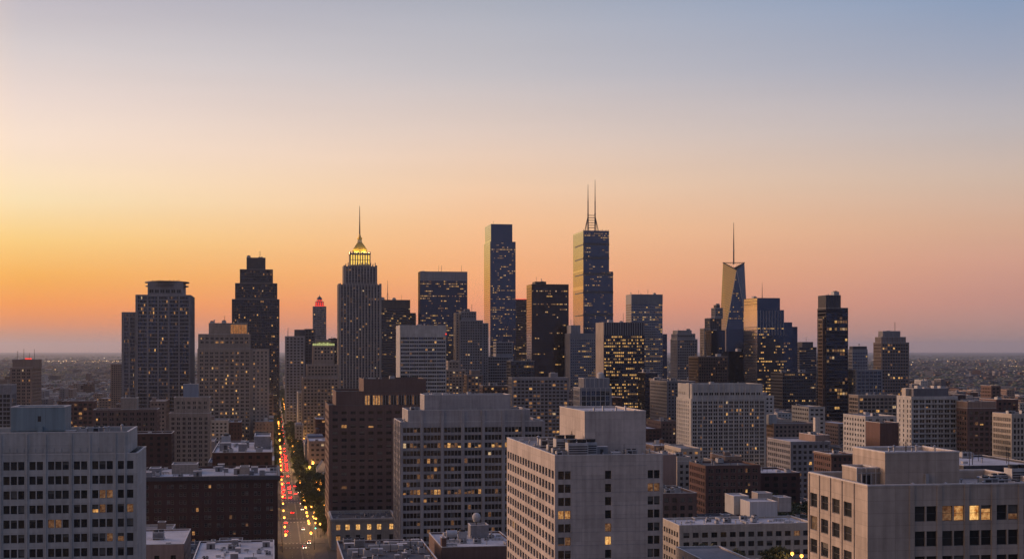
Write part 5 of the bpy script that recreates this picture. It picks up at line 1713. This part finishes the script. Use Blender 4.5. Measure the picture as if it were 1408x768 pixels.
for c in cands:
    while si < len(solids) and solids[si][0] < c[0]:
        _, a, e, t = solids[si]
        for k in range(max(0, int(a)), min(1407, int(e)) + 1):
            SIL[k] = min(SIL[k], t)
        si += 1
    y, pl, pr, h = c[:4]
    top = HY + (CH - h) / (y + 30) * F
    area = 0
    for k in range(max(0, int(pl)), min(1407, int(pr)) + 1):
        s_ = min(SIL[k], 768)
        if top < s_:
            area += s_ - top
    if area > 2:
        vis.append((area, c))
    t2 = HY + (CH - h) / y * F
    for k in range(max(0, int(pl)), min(1407, int(pr)) + 1):
        SIL[k] = min(SIL[k], t2)
vis.sort(key=lambda t: -t[0])
print('low buildings seen', len(vis), 'of', len(cands))

LAND = []                                             # named neighbours for the labels: px, depth, phrase
LM = [(100, 360, 'the nearest white office block'), (225, 1400, 'the disc-topped tower'), (290, 685, 'the long dark brick block'), (262, 1050, 'the block with the blue rooftop box'), (320, 1350, 'the beige stepped apartment block'),
      (36, 1500, 'the far left tan tower'), (440, 1500, 'the tower with the green lit cornice'), (520, 765, 'the dark brown brick tower'), (650, 680, 'the wide grey office slab'), (740, 1250, 'the wide grey apartment slab'), (835, 400, 'the pale blank tower'), (855, 1600, 'the yellow lit ribbed tower'),
      (938, 1950, 'the brownish shouldered tower'), (990, 1130, 'the long white apartment block'), (1008, 755, 'the dark red brick building'), (1050, 1800, 'the gold sided tower'), (1145, 1500, 'the tall black tower'), (1150, 805, 'the red brick row'), (1225, 1600, 'the brownish stepped tower'),
      (1285, 940, 'the white slab with balconies'), (1350, 930, 'the pale topped brick block'), (1260, 215, 'the nearest beige office block'), (1000, 554, 'the long low beige building'), (495, 1900, 'the gold-crowned tower'), (580, 1400, 'the blank topped white office block'), (400, 1100, 'the lamplit avenue')]
ORD = ['nearest', 'second nearest', 'third nearest', 'fourth nearest', 'fifth nearest', 'sixth nearest', 'seventh nearest', 'eighth nearest', 'ninth nearest', 'tenth nearest', 'eleventh nearest', 'twelfth nearest']

def low_style(kd, rng):
    return dict(mat=KIND[kd][1], roof=KIND[kd][2], fh=rng.choice((3.2, 3.5, 3.8)), wh=1.7, bay=rng.uniform(3, 4.4), pier=rng.uniform(1.3, 2.2), top=rng.uniform(1.4, 2.6), bot=1.0, lit=.07, rev=.2, par=.7,
                cop=rng.choice(('coping', 'coping', 'coping_dark', None)), glass=('glass', 'glass', 'glass_blind'))

named = {}
picked = vis[:290]
for area, c in picked:
    y, pl, pr, h, ua, ub, va, vb, kd = c
    px_ = (pl + pr) / 2
    best = min(LM, key=lambda q: abs(q[0] - px_) + abs(math.log(q[1] / y)) * 130)
    rel = 'before' if y < best[1] - 20 and abs(px_ - best[0]) < 60 else ('behind' if abs(px_ - best[0]) < 40 else ('left of' if px_ < best[0] else 'right of'))
    named.setdefault((kd, rel, best[2]), []).append((y, c))
GRP = 'low buildings filling the city blocks'
for (kd, rel, lm), lst in named.items():
    lst.sort()
    for i, (y, c) in enumerate(lst):
        y, pl, pr, h, ua, ub, va, vb, _ = c
        size = 'low'
        lab = f"{KIND[kd][0]} {rel} {lm}".replace('white roofed brick block', 'white roofed dark brick block')
        if len(lst) > 1:
            lab = f"{ORD[min(i, 11)]} {lab}"
        rng = random.Random(int(ua * 7 + va * 13))
        b = Building('low_rise_building', lab, 'low building', 0, 0, 0, uv=(ua, va, ub - ua, vb - va), group=GRP, seed=int(abs(ua) * 11 + va), ind=25 if y < 1100 else 8)
        FOOT.pop()
        p = b.block(u=(0, b.w), z=(0, h), **low_style(kd, rng))
        if rng.random() < .45 and b.w > 9:
            x0_ = rng.uniform(1.5, b.w - 6)
            y0_ = rng.uniform(4, b.d - 10)
            b.block(u=(x0_, x0_ + rng.uniform(3, 5)), dy0=y0_, dy1=y0_ + 4, z=(p['zr'], p['z1'] + rng.uniform(1.6, 3)), mat=rng.choice(('stone_grey', 'concrete_white', 'brick_tan')), sides='', par=.2, part='stair_bulkhead')
        b.clutter(p, 5 if y < 1000 else 2, kinds=('hvac', 'vent', 'hatch', 'tank', 'vent', 'duct') if rng.random() < .3 else ('hvac', 'vent', 'hatch', 'vent'))
        b.done()
# what shows least of them, as one mass
rest = MB()
for area, c in vis[290:]:
    y, pl, pr, h, ua, ub, va, vb, kd = c
    x, yy = from_uv(ua, va)
    P = [from_uv(ua, va), from_uv(ub, va), from_uv(ub, vb), from_uv(ua, vb)]
    for i in range(4):
        a, e = P[i], P[(i + 1) % 4]
        rest.quad((*a, 0), (*e, 0), (*e, h), (*a, h), KIND[kd][1])
    rest.quad(*((*q, h) for q in P), KIND[kd][2])
    n = int((ub - ua) / 3.5)
    for r_ in range(int(h / 3.6)):
        for k in range(n):
            t0_, t1_ = (k + .25) / n, (k + .75) / n
            A, B_ = P[0], P[1]
            z_ = h - 1.3 - r_ * 3.6
            if z_ < 3:
                continue
            q = lambda t: (A[0] + (B_[0] - A[0]) * t + US * .06, A[1] + (B_[1] - A[1]) * t - UC * .06)
            rest.quad((*q(t0_), z_ - 1.8), (*q(t1_), z_ - 1.8), (*q(t1_), z_), (*q(t0_), z_), rl.choices(('glass', 'lit_warm', 'lit_dim'), (12, 1, 1))[0])
o = rest.build('far_low_rise_buildings')
tag(o, 'mass of small low buildings farther off between the towers', 'low buildings', kind='stuff')

# trees standing between the low buildings
used = 0
rt = random.Random(5)
for _ in range(4000):
    if used >= 125:
        break
    y = rt.uniform(760, 2300)
    px_ = rt.choice((rt.uniform(0, 200), rt.uniform(890, 1408), rt.uniform(1040, 1408)))
    x = (px_ - CX) / F * y
    u, v = to_uv(x, y)
    if any(f[0] - 3 < u < f[1] + 3 and f[2] - 3 < v < f[3] + 3 for f in FOOT) or any(c[4] - 2 < u < c[5] + 2 and c[6] - 2 < v < c[7] + 2 for c in cands) or abs(u) < 14:
        continue
    place_tree(0, 0, rt.uniform(.8, 1.35), PARK_LABEL, 'trees among the low roofs', 0, (x, y), rt)
    used += 1
for k in range(20):                                   # dark clump in front of the half hidden building
    px_ = rt.uniform(1046, 1108)
    y = rt.uniform(700, 765)
    place_tree(0, 0, rt.uniform(1.3, 1.9), 'tall dark tree in the grove right of the dark red brick building', 'grove beside the red brick building', 0, ((px_ - CX) / F * y, y), rt)

# ---------------------------------------------------------------- the far plain
fh = MB()
rf = random.Random(41)
for _ in range(9000):
    y = 3300 * math.exp(rf.random() * 1.45)
    px_ = rf.uniform(-40, 1450)
    if 175 < px_ < 1195 and y > 5200 and rf.random() < .6:
        continue
    x = (px_ - CX) / F * y
    w, d, h = rf.uniform(8, 26) * (1 + y / 9000), rf.uniform(8, 20), rf.uniform(5, 11) + (rf.uniform(6, 18) if rf.random() < .02 else 0)
    c_, s_ = (UC, US) if rf.random() < .7 else (.9, -.43)
    P = [(x + a * c_ - e * s_, y + a * s_ + e * c_) for a, e in ((0, 0), (w, 0), (w, d), (0, d))]
    wm = rf.choice(('stone_grey', 'granite_grey', 'granite_grey', 'brick_brown', 'granite_dark', 'granite_dark'))
    for i in range(4):
        a, e = P[i], P[(i + 1) % 4]
        fh.quad((*a, 0), (*e, 0), (*e, h), (*a, h), wm)
    fh.quad(*((*q, h) for q in P), rf.choices(('roof_grey', 'roof_dark', 'granite_dark'), (2, 4, 4))[0])
tag(fh.build('distant_houses'), 'mass of tiny roofs spreading over the plain to the horizon', 'houses', kind='stuff')
fw = MB()
for _ in range(14000):
    y = 2600 * math.exp(rf.random() * 2.3)
    px_ = rf.uniform(-40, 1450)
    n_ = math.sin(px_ * .021 + y * .0013) + math.sin(px_ * .047 - y * .0007 + 2)
    if n_ < -.55:
        continue
    x = (px_ - CX) / F * y
    r = rf.uniform(4, 7) * (1 + y / 9000)
    h = rf.uniform(8, 13)
    n = 6
    a0 = rf.random()
    lo_ = [(x + math.cos(a0 + 6.283 * i / n) * r, y + math.sin(a0 + 6.283 * i / n) * r, h * .3) for i in range(n)]
    mi = [(x + math.cos(a0 + .4 + 6.283 * i / n) * r * .7, y + math.sin(a0 + .4 + 6.283 * i / n) * r * .7, h * rf.uniform(.7, .95)) for i in range(n)]
    for i in range(n):
        j = (i + 1) % n
        fw.quad(lo_[i], lo_[j], mi[j], mi[i], 'leaf_far')
        fw.p.append((mi[i], mi[j], (x, y, h)))
        fw.pm.append('leaf_far')
tag(fw.build('distant_woods'), 'dark belts of trees across the distant plain', 'woods', kind='stuff')
fl = MB()
for _ in range(330):
    k = rf.random() ** 1.7
    if k < .28:                                       # bright strip of floodlit sheds, left
        y, px_ = rf.gauss(11500, 500), rf.uniform(60, 185)
    elif k < .42:
        y, px_ = rf.gauss(12500, 900), rf.uniform(1235, 1410)
    elif k < .5:
        y, px_ = rf.gauss(8200, 250), rf.uniform(1380, 1412)
    else:
        y, px_ = 2600 * math.exp(rf.random() * 1.9), rf.choice((rf.uniform(0, 170), rf.uniform(1195, 1408), rf.uniform(1240, 1408)))
    x = (px_ - CX) / F * y
    s = rf.uniform(.10, .28) * y / F * rf.choice((1, 1, 1, 1.8))
    z_ = rf.uniform(7, 13)
    fl.box(x - s * rf.uniform(1, 2.2), x + s, y, y + s, z_, z_ + s * 1.1, rf.choice(('far_lamp', 'far_lamp', 'far_lamp_white')), bottom=True)
tag(fl.build('distant_lights'), 'scattered pinpoint lamps of the far suburbs', 'lights', kind='stuff')

# ---------------------------------------------------------------- street lamps
def make_lamp(label, group):
    root = empty('street_lamp', (0, 0, 0))
    tag(root, label, 'street lamp', group)
    m = MB()
    m.cyl(0, 0, 0, .5, .2, .14, 8, 'dark_steel')
    m.cyl(0, 0, .5, 7.6, .11, .07, 8, 'dark_steel')
    m.tube((0, 0, 7.5), (1.5, 0, 8.2), .06, 'dark_steel', 6)
    m.build('pole', root)
    m = MB()
    m.cyl(1.6, 0, 8.32, 8.5, .42, .15, 10, 'dark_steel', bottom=True)
    h_ = m.build('lamp_head', root)
    m = MB()
    m.ball((1.6, 0, 8.0), .62, 'lamp_amber', 10, 6)
    m.build('lamp_globe', root)
    return root
LAMP = make_lamp('amber street lamp lit along the avenue', 'street lamps along the avenue')
lamp_n = 0
def put_lamp(x, y, rz, label=None, group=None, power=0.0, sc=1.0, z=0.14):
    global lamp_n
    o = LAMP if lamp_n == 0 else copy_tree(LAMP)
    lamp_n += 1
    o.location, o.rotation_euler, o.scale = (x, y, z), (0, 0, rz), (sc, sc, sc)
    if label:
        tag(o, label, None, group)
    if power:
        ld = bpy.data.lights.new("lamp_light", 'POINT')
        ld.energy, ld.color, ld.shadow_soft_size = power, (1.0, .50, .16), .45
        lo_ = bpy.data.objects.new("lamp_light", ld)
        COL.objects.link(lo_)
        lo_.parent = o
        lo_.location = (1.6, 0, 7.3)
    return o
v, k = -60.0, 0
while v < 1900:
    for s_ in (-1, 1):
        if min(abs(v - c) for c in CROSS_V) > 6.5:
            if s_ < 0 and k % 2 and v < 800:
                continue
            x, y = from_uv(-ROAD_H - .6 if s_ < 0 else ROAD_R + .5, v + (7 if s_ > 0 else 0))
            put_lamp(x, y, YAW + (math.pi if s_ > 0 else 0), power=(1300 if v < 130 else 2600 if v < 250 else 5000) if v < 900 else (5200 if k % 2 else 0), sc=RNG.uniform(.92, 1.08) * (1.0 if v < 500 else 1.35))
    k += 1
    v += 20 if v < 600 else 24
for u, v in ((15.5, 90), (16.5, 104), (14.5, 126), (27, 92), (30, 112), (14, 146), (24, 150), (15, 70), (14.5, 58), (20, 64), (26, 76), (9.4, 52), (9.5, 44), (9.4, 28), (9.6, 62), (9.3, 12), (9.4, 84), (9.5, -4)):
    x, y = from_uv(u, v)
    put_lamp(x, y, RNG.uniform(0, 6.28), 'amber lamp lit under the big trees at the avenue corner', 'lamps under the corner trees', 260, RNG.uniform(.55, .9))
for k in range(46):
    v = 120 + k * 24 + RNG.uniform(-8, 8)
    x, y = from_uv(RNG.uniform(11, 22), v)
    put_lamp(x, y, RNG.uniform(0, 6.28), 'tall amber lamp rising between the trees right of the avenue', 'tall lamps among the avenue trees', 3600 if k < 26 else 0, RNG.uniform(1.35, 1.75))
n_ = 0
for _ in range(600):
    if n_ >= 70:
        break
    y = rt.uniform(820, 2600)
    px_ = rt.choice((rt.uniform(0, 230), rt.uniform(880, 1408), rt.uniform(600, 960)))
    x = (px_ - CX) / F * y
    u, v = to_uv(x, y)
    cv_ = min(CROSS_V, key=lambda c: abs(c - v))
    x, y = from_uv(u, cv_ + rt.choice((-6.5, 6.5)))
    u, v = to_uv(x, y)
    if any(f[0] - 2 < u < f[1] + 2 and f[2] - 2 < v < f[3] + 2 for f in FOOT):
        continue
    put_lamp(x, y, rt.uniform(0, 6.28), 'amber street lamp lit on a side street between low roofs', 'side street lamps', 0, rt.uniform(.9, 1.3))
    n_ += 1
for px_, dy_ in ((997, 20), (1090, 24), (1103, 18)):
    X, Y, Z_ = DECK_B.world(DECK_B.lx(px_, dy_), dy_, DECK['zr'])
    put_lamp(X, Y, 1.5, {997: 'slim lamp glowing on the flat deck between the planted trees', 1090: 'bright yellow lamp on the flat deck nearest the beige office block trees', 1103: 'lamp at the far right end of the flat deck'}[px_], None, 160, 1.0, Z_)

# ---------------------------------------------------------------- traffic
def make_car(paint_, label, group):
    root = empty('car', (0, 0, 0))
    tag(root, label, 'car', group)
    prof = [(-2.25, .32), (-2.3, .72), (-2.18, .95), (-1.2, 1.0), (.95, .98), (2.05, .82), (2.22, .6), (2.2, .32)]
    m = MB()
    def strip(prof, w, mat):
        n = len(prof)
        for i in range(n):
            a, c = prof[i], prof[(i + 1) % n]
            m.quad((-w, a[0], a[1]), (w, a[0], a[1]), (w, c[0], c[1]), (-w, c[0], c[1]), mat)
        m.poly([(w, a, z) for a, z in prof], mat)
        m.poly([(-w, a, z) for a, z in reversed(prof)], mat)
    strip(prof, .9, paint_)
    roof = [(-1.55, 1.44), (-1.25, 1.5), (.1, 1.5), (.35, 1.44)]
    m.quad(*((x, y, z) for x, y, z in ((-.66, -1.5, 1.46), (.66, -1.5, 1.46), (.66, .2, 1.48), (-.66, .2, 1.48))), paint_)
    m.build('body', root)
    g = MB()
    A = [(-.84, -2.0, .97), (.84, -2.0, .97), (.84, 1.0, .98), (-.84, 1.0, .98)]
    B = [(-.67, -1.5, 1.455), (.67, -1.5, 1.455), (.67, .2, 1.475), (-.67, .2, 1.475)]
    for i in range(4):
        j = (i + 1) % 4
        g.quad(A[i], A[j], B[j], B[i], 'glass_car')
    g.build('cabin_glass', root)
    w = MB()
    for i in range(1):
        w.tube((-.11, 0, 0), (.11, 0, 0), .32, 'rubber', 12)
        w.tube((-.12, 0, 0), (.12, 0, 0), .18, 'galvanised', 10)
    wh = w.build('wheel', root)
    for k, (x, y) in enumerate(((-.82, 1.4), (.82, 1.4), (-.82, -1.35), (.82, -1.35))):
        o = wh if k == 0 else wh.copy()
        if k:
            COL.objects.link(o)
            o.parent = root
        o.location = (x, y, .32)
    t = MB()
    t.box(-.27, .27, -.05, .06, -.16, .18, 'lamp_red', bottom=True)
    tl = t.build('tail_light', root)
    h = MB()
    h.box(-.2, .2, -.06, .05, -.09, .1, 'lamp_white', bottom=True)
    hl = h.build('headlight', root)
    for o0, y, z in ((tl, -2.31, .8), (hl, 2.22, .68)):
        for k, x in enumerate((-.64, .64)):
            o = o0 if k == 0 else o0.copy()
            if k:
                COL.objects.link(o)
                o.parent = root
            o.location = (x, y, z)
    return root
AWAY, TOWARD = 'car queued on the avenue with red tail lights glowing', 'car driving down the avenue with headlights on'
cars = [make_car(c, AWAY, 'cars queued with red tail lights') for c in ('car_black', 'car_silver', 'car_white')]
used_c = [False] * 3
def put_car(u, v, rz, label, group, k):
    o = cars[k % 3] if not used_c[k % 3] else copy_tree(cars[k % 3])
    used_c[k % 3] = True
    x, y = from_uv(u, v)
    o.location, o.rotation_euler = (x, y, .02), (0, 0, YAW + rz)
    tag(o, label, 'car', group)
rc = random.Random(3)
k = 0
for v_lo, v_hi, step in ((180, 292, 7.2), (312, 430, 30), (430, 640, 8.5), (660, 900, 40), (905, 1400, 70)):
    v = v_lo
    while v < v_hi:
        for u in (-6.9, -2.6, 1.6):
            if rc.random() < (.85 if u < 0 else .12):
                if min(abs(v - c) for c in CROSS_V) > 8.5:
                    put_car(u + rc.uniform(-.3, .3), v + rc.uniform(-1, 1), 0, AWAY, 'cars queued with red tail lights', k)
                    k += 1
        v += step
for u, v in ((2.4, 28), (4.2, -30), (1.6, -48), (4.0, 130), (4.1, 165), (4.0, 240)):
    put_car(u, v, math.pi, TOWARD, 'cars with headlights on', k)
    k += 1
for u, v in ((-6.8, 60), (-2.4, 112), (-6.9, 20)):
    put_car(u, v, 0, AWAY, 'cars queued with red tail lights', k)
    k += 1
print('cars', k)
# traffic signals at the crossing
sig = None
for (u, v, col, lab) in ((10.6, -8, 'lamp_green', 'traffic signal showing green at the near end of the avenue'), (-10.4, 176, 'lamp_red', 'traffic signal showing red where the nearer queue waits'), (10.6, 308, 'lamp_red', 'traffic signal showing red at the farther crossing')):
    x, y = from_uv(u, v)
    root = empty('traffic_signal', (x, y, .14), YAW)
    tag(root, lab, 'traffic signal')
    m = MB()
    m.cyl(0, 0, 0, 5.6, .12, .09, 8, 'dark_steel')
    m.tube((0, 0, 5.4), (-2.4 if u > 0 else 2.4, 0, 5.7), .07, 'dark_steel', 6)
    m.build('pole', root)
    hx_ = -2.4 if u > 0 else 2.4
    m = MB()
    m.box(hx_ - .28, hx_ + .28, -.2, .2, 4.9, 6.2, 'car_black', bottom=True)
    m.build('signal_head', root)
    m = MB()
    z_ = 5.85 if col == 'lamp_red' else 5.2
    m.ball((hx_, -.22, z_), .24, col, 10, 6)
    m.build('signal_lamp', root)

# ---------------------------------------------------------------- air
HAZE = 2.2e-5
def build_haze():
    m = bpy.data.materials.new('haze')
    m.use_nodes = True
    nt = m.node_tree
    nt.nodes.clear()
    out = nt.nodes.new("ShaderNodeOutputMaterial")
    pv_ = nt.nodes.new("ShaderNodeVolumePrincipled")
    pv_.inputs["Color"].default_value = (.76, .84, 1.0, 1)
    pv_.inputs["Density"].default_value = HAZE
    pv_.inputs["Anisotropy"].default_value = .45
    nt.links.new(pv_.outputs[0], out.inputs["Volume"])
    MATS['haze'] = m
    mb = MB()
    mb.box(-70000, 70000, -800, 70000, -1.0, 425.0, 'haze', bottom=True)
    o = mb.build('haze')
    o['kind'] = 'stuff'
    o['label'] = 'thin dusk haze lying over the city'
if HAZE > 0:
    build_haze()
